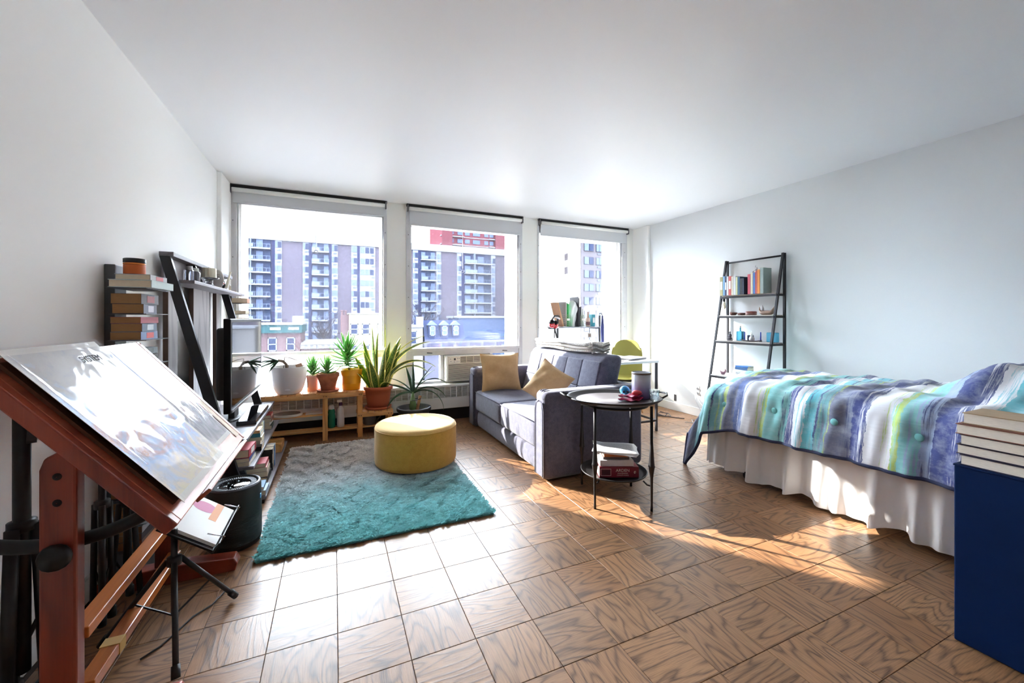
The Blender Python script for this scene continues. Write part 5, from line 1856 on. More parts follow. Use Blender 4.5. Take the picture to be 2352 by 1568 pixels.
ls = thing('loose_pages', 'loose stapled printed pages fanned on top of the tray table books', 'papers', (bx0.x, bx0.y, z))
TXTP = NT('printed_page')
tcu = TXTP.n('ShaderNodeUVMap')
mp_ = TXTP.n('ShaderNodeMapping', {'Vector': tcu, 'Scale': (1, 1, 1)})
se_ = TXTP.n('ShaderNodeSeparateXYZ', {0: mp_})
lines_ = TXTP.math('PINGPONG', TXTP.math('MULTIPLY', se_.outputs[1], 36.0), .5)
wds = TXTP.noise(TXTP.n('ShaderNodeMapping', {'Vector': tcu, 'Scale': (60, 36, 1)}).outputs[0], 1.0, 1)
inner = TXTP.math('MULTIPLY', TXTP.math('GREATER_THAN', TXTP.math('MINIMUM', se_.outputs[0], TXTP.math('SUBTRACT', 1.0, se_.outputs[0])), .12), TXTP.math('GREATER_THAN', TXTP.math('MINIMUM', se_.outputs[1], TXTP.math('SUBTRACT', 1.0, se_.outputs[1])), .1))
ink = TXTP.math('MULTIPLY', TXTP.math('MULTIPLY', TXTP.math('GREATER_THAN', lines_, .27), TXTP.math('GREATER_THAN', wds.outputs[0], .42)), inner)
TXTP.set(TXTP.bsdf, 'Base Color', TXTP.mix(TXTP.math('MULTIPLY', ink, .6), lin((234, 234, 236)), lin((90, 90, 96))))
for q in range(4):
    def sheet(u, v, q=q):
        a, b_ = (u - .5) * .27, (v - .5) * .20
        an = R(-18 + q * 3.5)
        x_, y_ = a * math.cos(an) - b_ * math.sin(an), a * math.sin(an) + b_ * math.cos(an)
        zz = z + .003 + q * .0035 + .018 * max(0, -(u - .25)) * 2 - .02 * max(0, (u - .8)) + .006 * (v * v)
        c0 = bx0 + rt * (x_ - .005) + Vector((.4035, .915, 0)) * y_
        return (c0.x, c0.y, zz)
    MB().grid(sheet, 12, 8).build('page', TXTP.m, ls, smooth=True, solid=.0008)

# ================================================================== bed
bed = thing('bed', 'single bed base and mattress along the right wall', 'bed', (3.24, 1.22, 0))
MB().rbox((3.24, 1.22, .56), (.94, 2.04, .22), .05, 5).build('mattress', mat('mattress_ticking', (232, 230, 226), .9), bed, smooth=True)
MB().rbox((3.24, 1.22, .33), (.95, 2.06, .22), .02, 3).build('box_spring', mat('box_cloth', (206, 204, 204), .9), bed, smooth=True)
MB().mm((2.77, .19, .17), (3.71, 2.25, .215)).build('frame', BLACKM, bed)
for x, y in ((2.735, 1.985), (3.66, 1.985), (2.80, .4), (3.66, .4)):
    lg = MB().lathe([(.012, .05), (.012, .17)], (x if x > 2.79 else 2.80, y, 0), 10).build('caster_stem', BLACKM, bed)
    MB().tube([(x - .012, y, .027), (x + .014, y, .027)], .027, 16).build('caster_wheel', BLACKP, lg, smooth=True)


def sstep(a, b_, x_):
    t_ = max(0.0, min(1.0, (x_ - a) / (b_ - a)))
    return t_ * t_ * (3 - 2 * t_)


PROF = [(2.635, .355), (2.645, .46), (2.655, .56), (2.672, .63), (2.705, .675), (2.76, .700), (2.85, .714), (3.1, .724), (3.4, .724), (3.62, .712), (3.71, .685), (3.755, .63), (3.775, .55), (3.78, .45)]
plen = [0.0]
for i in range(1, len(PROF)):
    plen.append(plen[-1] + math.hypot(PROF[i][0] - PROF[i - 1][0], PROF[i][1] - PROF[i - 1][1]))


def prof_at(q):
    L_ = q * plen[-1]
    for i in range(1, len(PROF)):
        if L_ <= plen[i] + 1e-9:
            t_ = (L_ - plen[i - 1]) / (plen[i] - plen[i - 1])
            return (PROF[i - 1][0] + t_ * (PROF[i][0] - PROF[i - 1][0]), PROF[i - 1][1] + t_ * (PROF[i][1] - PROF[i - 1][1]))
    return PROF[-1]


BUTTONS = [(2.655, 2.12), (2.655, 1.746), (2.655, 1.389), (2.655, 1.022), (3.0, 1.93), (3.0, 1.55), (3.0, 1.15), (3.4, 1.95), (3.4, 1.55), (3.4, 1.2)]
YH, YF = .18, 2.25          # head end and start of the foot drop


def comforter(u, v):
    """u across (left hem to wall side), v from head to foot hem"""
    x_, z_ = prof_at(u)
    S = v * (YF - YH + .40)
    if S < YF - YH:
        y_, drop = YH + S, 0.0
    else:
        e = S - (YF - YH)
        th = min(e / .09, PI / 2) if e < .14 else PI / 2
        y_ = YF + .09 * math.sin(min(e / .09, PI / 2)) + .03 * max(0, e - .14)
        drop = .09 * (1 - math.cos(min(e / .09, PI / 2))) + max(0, e - .1414)
    hang = 1 - sstep(.62, .70, z_)
    if S > YF - YH and x_ < 3.0:
        y_ = y_ * (1 - hang) + hang * (YF + .46 * e)
        drop = drop * (1 - hang) + hang * (.80 * e)
    left = 1 if x_ < 3.0 else -1
    zz = z_ - drop * (1 - .0 * hang)
    # soft wrinkles
    wr = .010 * math.sin(y_ * 23 + x_ * 3) * math.sin(x_ * 9 + y_ * 2.2) + .007 * math.sin(y_ * 41 + x_ * 13) + .006 * math.sin(x_ * 31 - y_ * 17)
    rise = .03 * sstep(2.0, 1.0, y_) + .15 * sstep(1.16, .9, y_) * sstep(2.86, 3.15, x_) * sstep(3.8, 3.6, x_)
    zz -= .07 * sstep(2.0, 2.28, y_) * sstep(3.15, 2.70, x_)
    zz += wr * (1 - hang) * .9 + rise * (1 - .35 * hang)
    xx = x_ - left * hang * (.014 * math.sin(y_ * 17 + 1.0) + .010 * math.sin(y_ * 37) + .004 * math.sin(y_ * 83 + z_ * 9) + .003 * math.sin(y_ * 61 - z_ * 14) + .02 * sstep(.6, .36, z_)) - left * hang * .05 * sstep(.0, .3, drop)
    # button dimples
    for bx1, by1 in BUTTONS:
        if bx1 < 2.7:
            d2 = ((z_ - .548) / .05) ** 2 + ((y_ - by1) / .05) ** 2 if x_ < 2.72 and drop == 0 else 99
            xx += .020 * math.exp(-d2)
        else:
            d2 = ((x_ - bx1) / .06) ** 2 + ((y_ - by1) / .06) ** 2
            zz -= .022 * math.exp(-d2) * (1 - hang)
    if drop > 0:
        y_ += .018 * math.sin(x_ * 16) * sstep(0, .2, drop)
    return (xx, y_, zz)


CF = NT('painted_stripe_cotton')
uvn = CF.n('ShaderNodeUVMap')
seu = CF.n('ShaderNodeSeparateXYZ', {0: uvn})
mpA = CF.n('ShaderNodeMapping', {'Vector': uvn, 'Scale': (26, 30, 1)})
mpB = CF.n('ShaderNodeMapping', {'Vector': uvn, 'Scale': (7, 190, 1)})
mpC = CF.n('ShaderNodeMapping', {'Vector': uvn, 'Scale': (90, 12, 1)})
nA = CF.noise(mpA.outputs[0], 1.0, 5, .7)
nB = CF.noise(mpB.outputs[0], 1.0, 4, .7)
nC = CF.noise(mpC.outputs[0], 1.0, 2, .5)
TOT = YF - YH + .40


def vpos(y_):
    return (y_ - YH) / TOT


stripe = CF.math('ADD', seu.outputs[1], CF.math('MULTIPLY', CF.math('SUBTRACT', nA.outputs[0], .5), .016))
TEAL, AQUA, PERI, NAV, WHT, LIME, TURQ, GRYS, LIL = (120, 176, 184), (140, 206, 206), (104, 124, 180), (62, 72, 128), (226, 226, 230), (180, 204, 110), (104, 190, 204), (122, 130, 156), (160, 180, 212)
seq = [(.18, WHT), (.28, TURQ), (.46, NAV), (.52, WHT), (.60, TURQ), (.78, WHT), (.85, NAV), (.962, LIL), (1.01, AQUA), (1.084, LIME), (1.108, WHT), (1.226, NAV), (1.301, GRYS), (1.407, LIME), (1.418, TEAL), (1.465, NAV), (1.477, TURQ), (1.539, WHT), (1.599, NAV), (1.652, AQUA), (1.786, LIME), (1.816, WHT), (1.944, PERI), (2.02, GRYS), (2.10, LIME), (2.125, TEAL), (2.20, NAV), (2.215, AQUA), (2.34, TEAL), (2.45, GRYS), (2.58, NAV)]
rampC = CF.ramp(stripe, [(vpos(a), c_) for a, c_ in seq], 'CONSTANT')
rampC2 = CF.ramp(CF.math('SUBTRACT', stripe, .018), [(vpos(a), c_) for a, c_ in seq], 'CONSTANT')
cmix = CF.mix(CF.ramp(nB.outputs[0], [(.50, (0, 0, 0, 1)), (.62, (1, 1, 1, 1))]).outputs[0], rampC.outputs[0], rampC2.outputs[0])
cmix = CF.mix(CF.math('MULTIPLY', CF.ramp(nA.outputs[0], [(.45, (0, 0, 0, 1)), (.75, (1, 1, 1, 1))]).outputs[0], .35), cmix, lin((226, 232, 238)))
CF.set(CF.bsdf, 'Base Color', cmix)
CF.bsdf.inputs['Roughness'].default_value = .85
CF.bsdf.inputs['Sheen Weight'].default_value = .2
CF.bump(nC.outputs[0], .15, .01)
NVB = mat('navy_binding', (44, 52, 84), .85)

qf = thing('comforter', 'striped comforter in teal, navy, white and lime painted bands over the bed', 'comforter', (3.2, 1.25, .70))
MB().grid(comforter, 110, 190).build('top_cloth', CF.m, qf, smooth=True, solid=.012)
hem = [comforter(0, k / 150) for k in range(151)]
MB().tube([(p[0], p[1], p[2]) for p in hem], .011, 8).build('hem_binding', NVB, qf, smooth=True)
hem2 = [comforter(k / 60, 1) for k in range(61)]
MB().tube(hem2, .011, 8).build('hem_binding', NVB, qf, smooth=True)
for bx1, by1 in BUTTONS:
    best = None
    vq = (by1 - YH) / TOT
    for k in range(400):
        p = prof_at(k / 400)
        e = abs(p[1] - .548) if bx1 < 2.7 and p[0] < 2.8 else abs(p[0] - bx1) if bx1 > 2.7 and p[1] > .66 else 9
        if best is None or e < best[0]:
            best = (e, k / 400)
    p = comforter(best[1], vq)
    if bx1 < 2.7:
        MB().ball((p[0] - .010, p[1], p[2]), (.009, .02, .02), 16, 10).build('button', mat('aqua_button', (122, 190, 190), .7), qf, smooth=True)
    else:
        MB().ball((p[0], p[1], p[2] + .008), (.018, .018, .008), 16, 10).build('button', MATS['aqua_button'], qf, smooth=True)

sk_ = thing('bed_skirt', 'white pleated bed skirt hanging to the floor below the comforter', 'bed skirt', (2.72, 1.3, .03))
rrs = random.Random(11)
fold_ph = [rrs.uniform(0, 6.28) for _ in range(4)]


def skirt_side(u, v):
    y_ = .18 + 2.10 * u
    amp = .012 + .030 * (1 - v)
    w_ = math.sin(y_ * 43 + fold_ph[0] + .8 * math.sin(y_ * 7)) * .5 + math.sin(y_ * 27 + fold_ph[1]) * .5 + math.sin(y_ * 71 + fold_ph[2]) * .3
    zb = .032 + .012 * math.sin(y_ * 12 + 1) + .01 * math.sin(y_ * 29)
    return (2.715 - .028 * (1 - v) + amp * w_, y_, zb + (.435 - zb) * v)


def skirt_foot(u, v):
    x_ = 2.70 + 1.0 * u
    amp = .008 + .018 * (1 - v)
    w_ = math.sin(x_ * 29 + fold_ph[3]) * .6 + math.sin(x_ * 47) * .4
    return (x_, 2.285 + .015 * (1 - v) + amp * w_, .035 + .40 * v)


SKM = NT('white_cotton')
SKM.bsdf.inputs['Base Color'].default_value = lin((248, 247, 246))
SKM.bsdf.inputs['Roughness'].default_value = .9
tl_ = SKM.n('ShaderNodeBsdfTranslucent', {'Color': lin((248, 247, 246))})
SKM.set(SKM.out, 'Surface', SKM.n('ShaderNodeMixShader', {0: .12, 1: SKM.bsdf.outputs[0], 2: tl_.outputs[0]}))
MB().grid(skirt_side, 260, 14).build('side_panel', SKM.m, sk_, smooth=True)
MB().grid(skirt_foot, 120, 14).build('foot_panel', SKM.m, sk_, smooth=True)

# ================================================================== navy box with books
nb_ = thing('storage_cabinet', 'dark navy cabinet at the near right corner with books on top', 'cabinet', (2.25, .38, 0))
NVY = mat('navy_laminate', (8, 34, 72), .6, var=.15, vs=3, spec=.1)
MB().mm((2.045, .06, .004), (2.47, .69, .63)).build('body', NVY, nb_, bevel=.004)
MB().mm((2.042, .06, .63), (2.473, .692, .636)).build('top_panel', NVY, nb_, bevel=.002)
for x, y in ((2.06, .08), (2.43, .08), (2.06, .65), (2.43, .65)):
    MB().mm((x, y, 0), (x + .03, y + .03, .004)).build('glide', BLACKP, nb_)
z = .6365
G4 = 'hardbacks on the navy cabinet'
for q, (lb, c_, t_, dx_) in enumerate((('cream paged hardback with navy cover, lowest on the cabinet', (30, 32, 56), .036, .0), ('cream paged hardback with plum cover, second up on the cabinet', (46, 28, 56), .034, .004), ('white paged hardback with dark cover, middle of the cabinet pile', (40, 36, 44), .036, .0), ('cream paged hardback with rust cover, fourth up on the cabinet', (120, 66, 46), .036, -.002), ('broad cream hardback with tan cover, top of the cabinet pile', (176, 150, 116), .038, .02))):
    book(lb, (2.135 + dx_, .555 + (.01 if q % 2 else 0), z), (.165, .245, t_), c_, (1, 0, 0), (0, 1, 0), G4, PAGESW, True)
    z += t_ + .0008

# ================================================================== ladder shelf
LB = mat('black_steel', (34, 34, 40), .45, metal=.3)
ld = thing('ladder_shelf', 'black steel ladder shelf with five narrow boards against the right wall', 'shelf', (3.78, 2.79, 0))
Y0, Y1 = 2.485, 3.095


def fx_(z_):
    return 3.925 - (1.79 - z_) * .197


for y in (Y0, Y1):
    MB().bar((3.945, y, 0), (3.945, y, 1.79), .022, .018, up=(1, 0, 0)).build('rear_post', LB, ld, bevel=.002)
    MB().bar((fx_(0), y - .0, 0), (fx_(1.79), y, 1.79), .022, .018, up=(1, 0, 0)).build('front_leg', LB, ld, bevel=.002)
MB().tube([(3.93, Y0, 1.765), (3.93, Y1, 1.765)], .009, 10).build('top_bar', LB, ld, smooth=True)
SHW = wood('ashy_board', (196, 188, 182), (160, 150, 146), 1.2, 1, .6)
SZ = (1.395, 1.185, .920, .560, .20)
for z in SZ:
    xf_ = fx_(z)
    MB().mm((xf_ - .010, Y0 + .012, z - .004), (3.935, Y1 - .012, z + .012)).build('board', SHW, ld, bevel=.002)
    MB().bar((xf_ - .014, Y0, z - .008), (xf_ - .014, Y1, z - .008), .014, .020).build('front_bar', LB, ld, bevel=.002)
    for y in (Y0, Y1):
        MB().bar((xf_ - .014, y, z - .008), (3.94, y, z - .008), .012, .018).build('side_bar', LB, ld)
G5 = 'books on the ladder shelf'
LBK = [('olive patterned', (168, 160, 112), .036, .20), ('pale blue', (126, 170, 212), .022, .205), ('slim navy', (50, 56, 92), .020, .185), ('white', (222, 222, 224), .020, .20), ('coral red', (206, 92, 88), .032, .20), ('cream', (226, 214, 194), .020, .195), ('white and black', (214, 214, 216), .030, .195), ('pale yellow', (222, 220, 170), .018, .185), ('teal blue', (44, 84, 112), .026, .185), ('black', (26, 34, 46), .022, .165), ('dark navy', (32, 44, 66), .020, .165)]
yy = 3.078
for nm, c_, t_, hh in LBK:
    yy -= t_
    book('%s upright book on the ladder shelf, left group' % nm, (3.865, yy, 1.4075 + hh / 2), (.12, hh, t_), c_, (-1, 0, 0), (0, 0, 1), G5, band=(236, 232, 226) if nm in ('coral red', 'slim navy', 'olive patterned') else None)
    yy -= .0012
LBK2 = [('rose pink', (214, 92, 110), .030, .20), ('pale cream', (228, 216, 190), .024, .215), ('blue and white', (80, 120, 190), .022, .21), ('red striped', (196, 96, 100), .018, .225), ('orange', (226, 138, 62), .028, .235), ('tall grey green', (150, 164, 160), .034, .25)]
yy = 2.765
for nm, c_, t_, hh in LBK2:
    yy -= t_
    book('%s upright book on the ladder shelf, right group' % nm, (3.872, yy, 1.4075 + hh / 2), (.12, hh, t_), c_, (-1, 0, 0), (0, 0, 1), G5)
    yy -= .0015
el = thing('elephant_figurine', 'silver figurine with raised arm perched on the ladder shelf books', 'figurine', (3.875, 2.715, 1.61))
SIL = mat('silver_resin', (214, 214, 220), .25, metal=.5)
MB().ball((3.875, 2.715, 1.632), (.018, .02, .022), 14, 10).build('body', SIL, el, smooth=True)
MB().ball((3.868, 2.712, 1.664), (.013, .013, .014), 12, 8).build('head', SIL, el, smooth=True)
MB().tube([(3.87, 2.72, 1.672), (3.868, 2.722, 1.69), (3.868, 2.712, 1.698)], [.005, .004, .002], 8).build('trunk', SIL, el, smooth=True)
MB().tube([(3.872, 2.73, 1.64), (3.868, 2.752, 1.632), (3.866, 2.758, 1.618)], [.007, .006, .004], 8).build('arm', SIL, el, smooth=True)
z2 = SZ[1] + .0125


def boat(name, label, c, L, Wd, hh, m, cat='bowl', raise_=0.0):
    t = thing(name, label, cat, c)

    def f(u, v):
        a, b_ = 2 * u - 1, PI * (v - .5) * 1.9
        w_ = Wd * (1 - abs(a) ** 2.6) ** .5 + .002
        return (c[0] + math.sin(b_) * w_, c[1] + a * L, c[2] + hh - math.cos(b_) * hh + raise_ * max(0, abs(a) - .5) ** 2 * 4)
    MB().grid(f, 20, 12).build('hull', m, t, smooth=True, solid=.004)
    return t


BRW = mat('carved_wood', (132, 88, 80), .5, var=.2, vs=30)
bw = thing('wooden_bowl', 'small carved wooden bowl at the left of the second ladder board', 'bowl', (3.86, 2.96, z2))
MB().lathe([(.001, 0), (.022, 0), (.036, .014), (.038, .03), (.034, .03), (.028, .014), (.001, .008)], (3.86, 2.96, z2), 24).build('bowl', BRW, bw, smooth=True)
MB().ball((3.855, 2.99, z2 + .03), (.008, .010, .006), 10, 6).build('knob', BRW, bw, smooth=True)
bw2 = thing('lidded_box', 'round carved wooden box with lid in the middle of the second ladder board', 'box', (3.86, 2.762, z2))
MB().lathe([(.001, 0), (.046, 0), (.05, .006), (.05, .022), (.046, .024), (.001, .024)], (3.86, 2.762, z2), 28).build('base', BRW, bw2, smooth=True)
MB().lathe([(.051, .0245), (.05, .034), (.04, .038), (.001, .039)], (3.86, 2.762, z2), 28).build('lid', mat('red_brown_wood', (140, 72, 64), .5), bw2, smooth=True)
bw3 = thing('wooden_dish', 'low reddish wooden dish between bowl and lidded box', 'dish', (3.86, 2.865, z2))
MB().lathe([(.001, 0), (.03, 0), (.042, .012), (.044, .02), (.04, .02), (.03, .008), (.001, .006)], (3.86, 2.865, z2), 24).build('dish', BRW, bw3, smooth=True)
MB().lathe([(.0435, .0205), (.03, .024), (.001, .025)], (3.86, 2.865, z2), 24).build('cover', mat('red_brown_wood', (140, 72, 64)), bw3, smooth=True)
bt = boat('carved_boat', 'carved boat shaped bowl with upright handle on the second ladder board', (3.86, 2.60, z2 + .002), .075, .034, .02, mat('warm_stone', (160, 132, 116), .5, var=.2, vs=30), 'ornament', .04)
MB().lathe([(.012, 0), (.009, .02), (.014, .03), (.016, .045), (.010, .06), (.005, .075), (.001, .08)], (3.86, 2.645, z2 + .018), 14).build('stupa_handle', mat('pale_stone_carving', (206, 200, 204), .5), bt, smooth=True)
z3 = SZ[2] + .0125
bud = thing('seated_figurine', 'small dark seated figurine at the left end of the third ladder board', 'figurine', (3.80, 2.955, z3))
DKS = mat('dark_stone', (84, 78, 88), .6, var=.15, vs=40)
MB().rbox((3.80, 2.955, z3 + .006), (.034, .046, .012), .004, 2).build('plinth', DKS, bud, smooth=True)
MB().ball((3.80, 2.955, z3 + .024), (.018, .026, .013), 14, 10).build('crossed_legs', DKS, bud, smooth=True)
MB().ball((3.803, 2.955, z3 + .050), (.014, .018, .024), 14, 10).build('torso', DKS, bud, smooth=True)
MB().ball((3.80, 2.955, z3 + .083), (.010, .010, .013), 12, 8).build('head', DKS, bud, smooth=True)
MB().ball((3.80, 2.955, z3 + .098), (.004, .004, .005), 8, 6).build('topknot', DKS, bud, smooth=True)
BGL = mat('turquoise_glass', (96, 190, 226), .12, trans=.45)


def blue_bottle(label, y, dims):
    t = thing('glass_bottle', label, 'bottle', (3.88, y, z3))
    MB().rbox((3.88, y, z3 + dims[1] / 2), (.05, dims[0], dims[1]), .008, 3).build('bottle', BGL, t, smooth=True)
    MB().lathe([(.012, 0), (.009, .008), (.009, .03), (.012, .032), (.001, .033)], (3.88, y, z3 + dims[1]), 16).build('neck', BGL, t, smooth=True)
    MB().tube([(3.88, y, z3 + dims[1] + .03), (3.88, y, z3 + dims[1] + .055)], .008, 10).build('stopper', mat('milky_cap', (206, 216, 214)), t, smooth=True)
    return t


blue_bottle('square turquoise glass bottle behind the seated figurine', 2.895, (.066, .10))
blue_bottle('wide turquoise glass bottle at the right end of the third ladder board', 2.555, (.098, .095))
tb = thing('incense_tray', 'long dark boat shaped tray on the third ladder board', 'tray', (3.80, 2.725, z3))


def trf(u, v):
    a, b_ = 2 * u - 1, 2 * v - 1
    w_ = .026 * (1 - abs(a) ** 2.5) ** .6 + .001
    return (3.80 + b_ * w_, 2.725 + a * .115, z3 + .003 + .012 * abs(a) ** 3 + .006 * b_ * b_)


MB().grid(trf, 24, 8).build('tray', mat('dark_wood_tray', (70, 56, 66), .5), tb, smooth=True, solid=.003)
ob_ = thing('ceramic_stupa', 'white ceramic stupa ornament in the middle of the third ladder board', 'ornament', (3.86, 2.755, z3))
MB().lathe([(.001, 0), (.018, 0), (.024, .012), (.026, .028), (.02, .044), (.010, .052), (.013, .06), (.014, .07), (.007, .082), (.003, .1), (.001, .106)], (3.86, 2.755, z3), 24).build('body', WHITEP, ob_, smooth=True)
for lb, y in (('thin blue taper candle left of the white stupa', 2.835), ('thin blue taper candle right of the white stupa', 2.665)):
    t = thing('blue_candle', lb, 'candle', (3.865, y, z3))
    MB().lathe([(.001, 0), (.014, 0), (.012, .005), (.008, .01), (.001, .01)], (3.865, y, z3), 14).build('holder', BLACKP, t, smooth=True)
    MB().tube([(3.865, y, z3 + .010), (3.865, y, z3 + .095)], [.006, .005], 10).build('wax', mat('cobalt_wax', (38, 64, 176), .5), t, smooth=True)
tag(base(MB().rbox((3.905, 2.80, z3 + .03), (.035, .05, .06), .004, 2).build('blue_box', mat('navy_tin', (36, 54, 104), .4), smooth=True), (3.905, 2.80, z3)), 'small navy box behind the thin blue candle', 'box')
z4 = SZ[3] + .0125
wbx = thing('book_box', 'white boxed card deck with grey title on the fourth ladder board', 'box', (3.80, 2.80, z4))
MB().mm((3.75, 2.71, z4), (3.86, 2.885, z4 + .055)).build('box', mat('white_card', (226, 226, 226), .6), wbx, bevel=.003)
for tx_, dz_ in (('ANIMAL', .037), ('SPIRIT', .018)):
    lettering(tx_, .024, mat('grey_ink', (150, 152, 160), .7), wbx, frame((3.7495, 2.805, z4 + dz_), (0, -1, 0), (0, 0, 1)))
z5 = stack([('white paperback under two blue books on the card deck box', (.09, .14, .016), (228, 228, 230)), ('dark blue book second from top on the card deck box', (.09, .14, .022), (54, 92, 140)), ('bright blue book on top of the card deck box', (.09, .135, .016), (72, 128, 196))], 3.805, 2.795, z4 + .0555, G5, ex=(-1, 0, 0), seed=4)
sbx = tag(base(MB().rbox((3.81, 2.655, z4 + .022), (.05, .06, .044), .006, 2).build('blue_box', mat('sky_tin', (140, 198, 222), .4), smooth=True), (3.81, 2.655, z4)), 'small pale blue box beside the white card deck', 'box')
hn = thing('hen_dish', 'little mauve hen shaped dish at the left of the fourth ladder board', 'dish', (3.76, 3.005, z4))
MAU = mat('mauve_ceramic', (150, 108, 124), .4)
MB().lathe([(.001, 0), (.014, 0), (.026, .018), (.028, .03), (.024, .03), (.001, .02)], (3.76, 3.005, z4), 20).build('bowl', MAU, hn, smooth=True)
MB().tube([(3.76, 2.985, z4 + .02), (3.76, 2.975, z4 + .045), (3.76, 2.982, z4 + .062)], [.012, .009, .004], 10).build('neck', MAU, hn, smooth=True)
MB().tube([(3.76, 3.028, z4 + .028), (3.76, 3.048, z4 + .04)], [.008, .003], 8).build('tail', MAU, hn, smooth=True)
lbb = thing('hanging_bulb', 'clear tungsten style bulb hanging under the top ladder board', 'bulb', (fx_(1.39) - .0, 3.06, 1.375))
MB().tube([(3.84, 3.055, 1.376), (3.84, 3.055, 1.345)], .012, 12).build('socket', LB, lbb, smooth=True)
MB().lathe([(.010, .345 - .345), (.012, -.008), (.022, -.04), (.024, -.058), (.012, -.076), (.001, -.08)], (3.84, 3.055, 1.345), 20).build('bulb', mat('amber_glass', (236, 226, 196), .05, trans=.9), lbb, smooth=True)

# ================================================================== desk with hutch by the right window
DW = mat('white_desk_top', (224, 224, 228), .4)
dk = thing('desk', 'narrow white desk with black legs and raised shelf behind the sofa', 'desk', (2.75, 3.76, 0))
MB().mm((2.43, 3.205, .706), (3.075, 4.30, .73)).build('top', DW, dk, bevel=.003)
for x, y in ((2.44, 3.215), (3.045, 3.215), (2.44, 4.27), (3.045, 4.27)):
    MB().mm((x, y, 0), (x + .022, y + .022, .706)).build('leg', LB, dk, bevel=.002)
for x in (2.44, 3.045):
    MB().mm((x, 3.237, .10), (x + .018, 4.27, .12)).build('stretcher', LB, dk)
MB().mm((2.462, 3.216, .10), (3.045, 3.232, .12)).build('stretcher', LB, dk)
for x in (2.44, 3.045):
    MB().mm((x, 4.195, .73), (x + .02, 4.215, 1.205)).build('hutch_post', LB, dk, bevel=.002)
    MB().mm((x, 4.215, 1.035), (x + .02, 4.42, 1.05)).build('hutch_bracket', LB, dk)
    MB().mm((x, 4.40, .73), (x + .02, 4.42, 1.205)).build('hutch_post', LB, dk) if False else None
MB().mm((2.425, 4.14, 1.05), (3.08, 4.42, 1.064)).build('hutch_shelf', mat('grey_shelf', (150, 150, 158), .5), dk, bevel=.002)
zh = 1.0645


def mesh_file(label, x0, x1, rgbs, wire, hh=.14):
    t = thing('file_holder', label, 'file holder', ((x0 + x1) / 2, 4.25, zh))
    w_ = MB()
    for z_ in [zh + .004 + hh * k / 6 for k in range(7)]:
        w_.tube([(x0, 4.17, z_), (x1, 4.17, z_), (x1, 4.36, z_), (x0, 4.36, z_), (x0, 4.17, z_)], .0018, 5)
    n_ = max(2, int((x1 - x0) / .014))
    for k in range(n_ + 1):
        x_ = x0 + (x1 - x0) * k / n_
        w_.tube([(x_, 4.17, zh + .002), (x_, 4.17, zh + hh)], .0018, 5)
        w_.tube([(x_, 4.36, zh + .002), (x_, 4.36, zh + hh)], .0018, 5)
    w_.build('wire_basket', wire, t)
    MB().mm((x0 + (x1 - x0) * .2, 4.166, zh + .075), (x0 + (x1 - x0) * .8, 4.168, zh + .10)).build('label_card', PAPER, t)
    return t


WIR = mat('green_wire', (150, 164, 140), .5)
mesh_file('wire file holder with green folders on the desk shelf', 2.545, 2.612, None, WIR)
for q, (lb, c_) in enumerate((('grey folder in the first wire file holder', (132, 134, 136)), ('bright green folder in the first wire file holder', (40, 170, 84)), ('light green folder in the first wire file holder', (92, 196, 120)))):
    f_ = thing('document_folder', lb, 'folder', (2.542 + q * .018, 4.26, zh + .004))
    MB().mm((2.549 + q * .018, 4.18, zh + .006), (2.553 + q * .018, 4.35, zh + .30 - q * .012)).build('front_cover', cover_mat(c_), f_)
    MB().mm((2.553 + q * .018, 4.182, zh + .006), (2.561 + q * .018, 4.35, zh + .295 - q * .012)).build('sheets', PAPER if q == 0 else cover_mat(c_), f_)
fb = thing('document_folder', 'tan card folder leaning to the left on the desk shelf', 'folder', (2.50, 4.26, zh))
tm = Matrix.Translation((2.512, 4.26, zh + .004)) @ Matrix.Rotation(R(-15), 4, 'Y')
b = MB()
b.mm((-.006, -.08, 0), (.0, .08, .30))
b.xf(tm).build('front_cover', cover_mat((170, 128, 96)), fb)
b = MB().mm((.0005, -.08, 0), (.016, .08, .295)).xf(tm)
b.build('sheets', cover_mat((192, 152, 116)), fb)
pb = thing('paper_bag', 'crumpled white plastic bag standing on the desk shelf', 'bag', (2.655, 4.25, zh))


def bagf(u, v):
    a = 2 * PI * u
    r_ = .042 + .012 * v + .008 * math.sin(3 * a + 5 * v) + .006 * math.sin(5 * a - 9 * v)
    r_ *= (1 - .25 * max(0, v - .8) / .2)
    return (2.668 + r_ * math.cos(a) + .02 * v, 4.25 + r_ * 1.3 * math.sin(a), zh + .002 + v * (.30 + .02 * math.sin(2 * a)))


MB().grid(bagf, 28, 16).build('bag', mat('white_bag', (226, 228, 230), .45), pb, smooth=True)
bf = thing('document_folder', 'tall black folder behind the white bag on the desk shelf', 'folder', (2.735, 4.28, zh))
MB().mm((2.729, 4.18, zh + .001), (2.733, 4.38, zh + .365)).build('front_cover', cover_mat((40, 36, 44)), bf)
MB().mm((2.734, 4.182, zh + .001), (2.744, 4.378, zh + .35)).build('sheets', cover_mat((62, 56, 64)), bf)
mesh_file('wire file holder with grey folders on the desk shelf', 2.755, 2.825, None, WIR)
for q, (lb, c_) in enumerate((('slate grey folder in the second wire file holder', (120, 122, 132)), ('pale grey folder in the second wire file holder', (190, 192, 198)))):
    f_ = thing('document_folder', lb, 'folder', (2.775 + q * .024, 4.26, zh + .004))
    MB().mm((2.768 + q * .024, 4.18, zh + .006), (2.772 + q * .024, 4.35, zh + .245 - q * .03)).build('front_cover', cover_mat(c_), f_)
    MB().mm((2.772 + q * .024, 4.182, zh + .006), (2.784 + q * .024, 4.35, zh + .24 - q * .03)).build('sheets', PAPER, f_)
cb_ = thing('lotion_bottle', 'pinkish lotion bottle with tall cap on the desk shelf', 'bottle', (2.88, 4.20, zh))
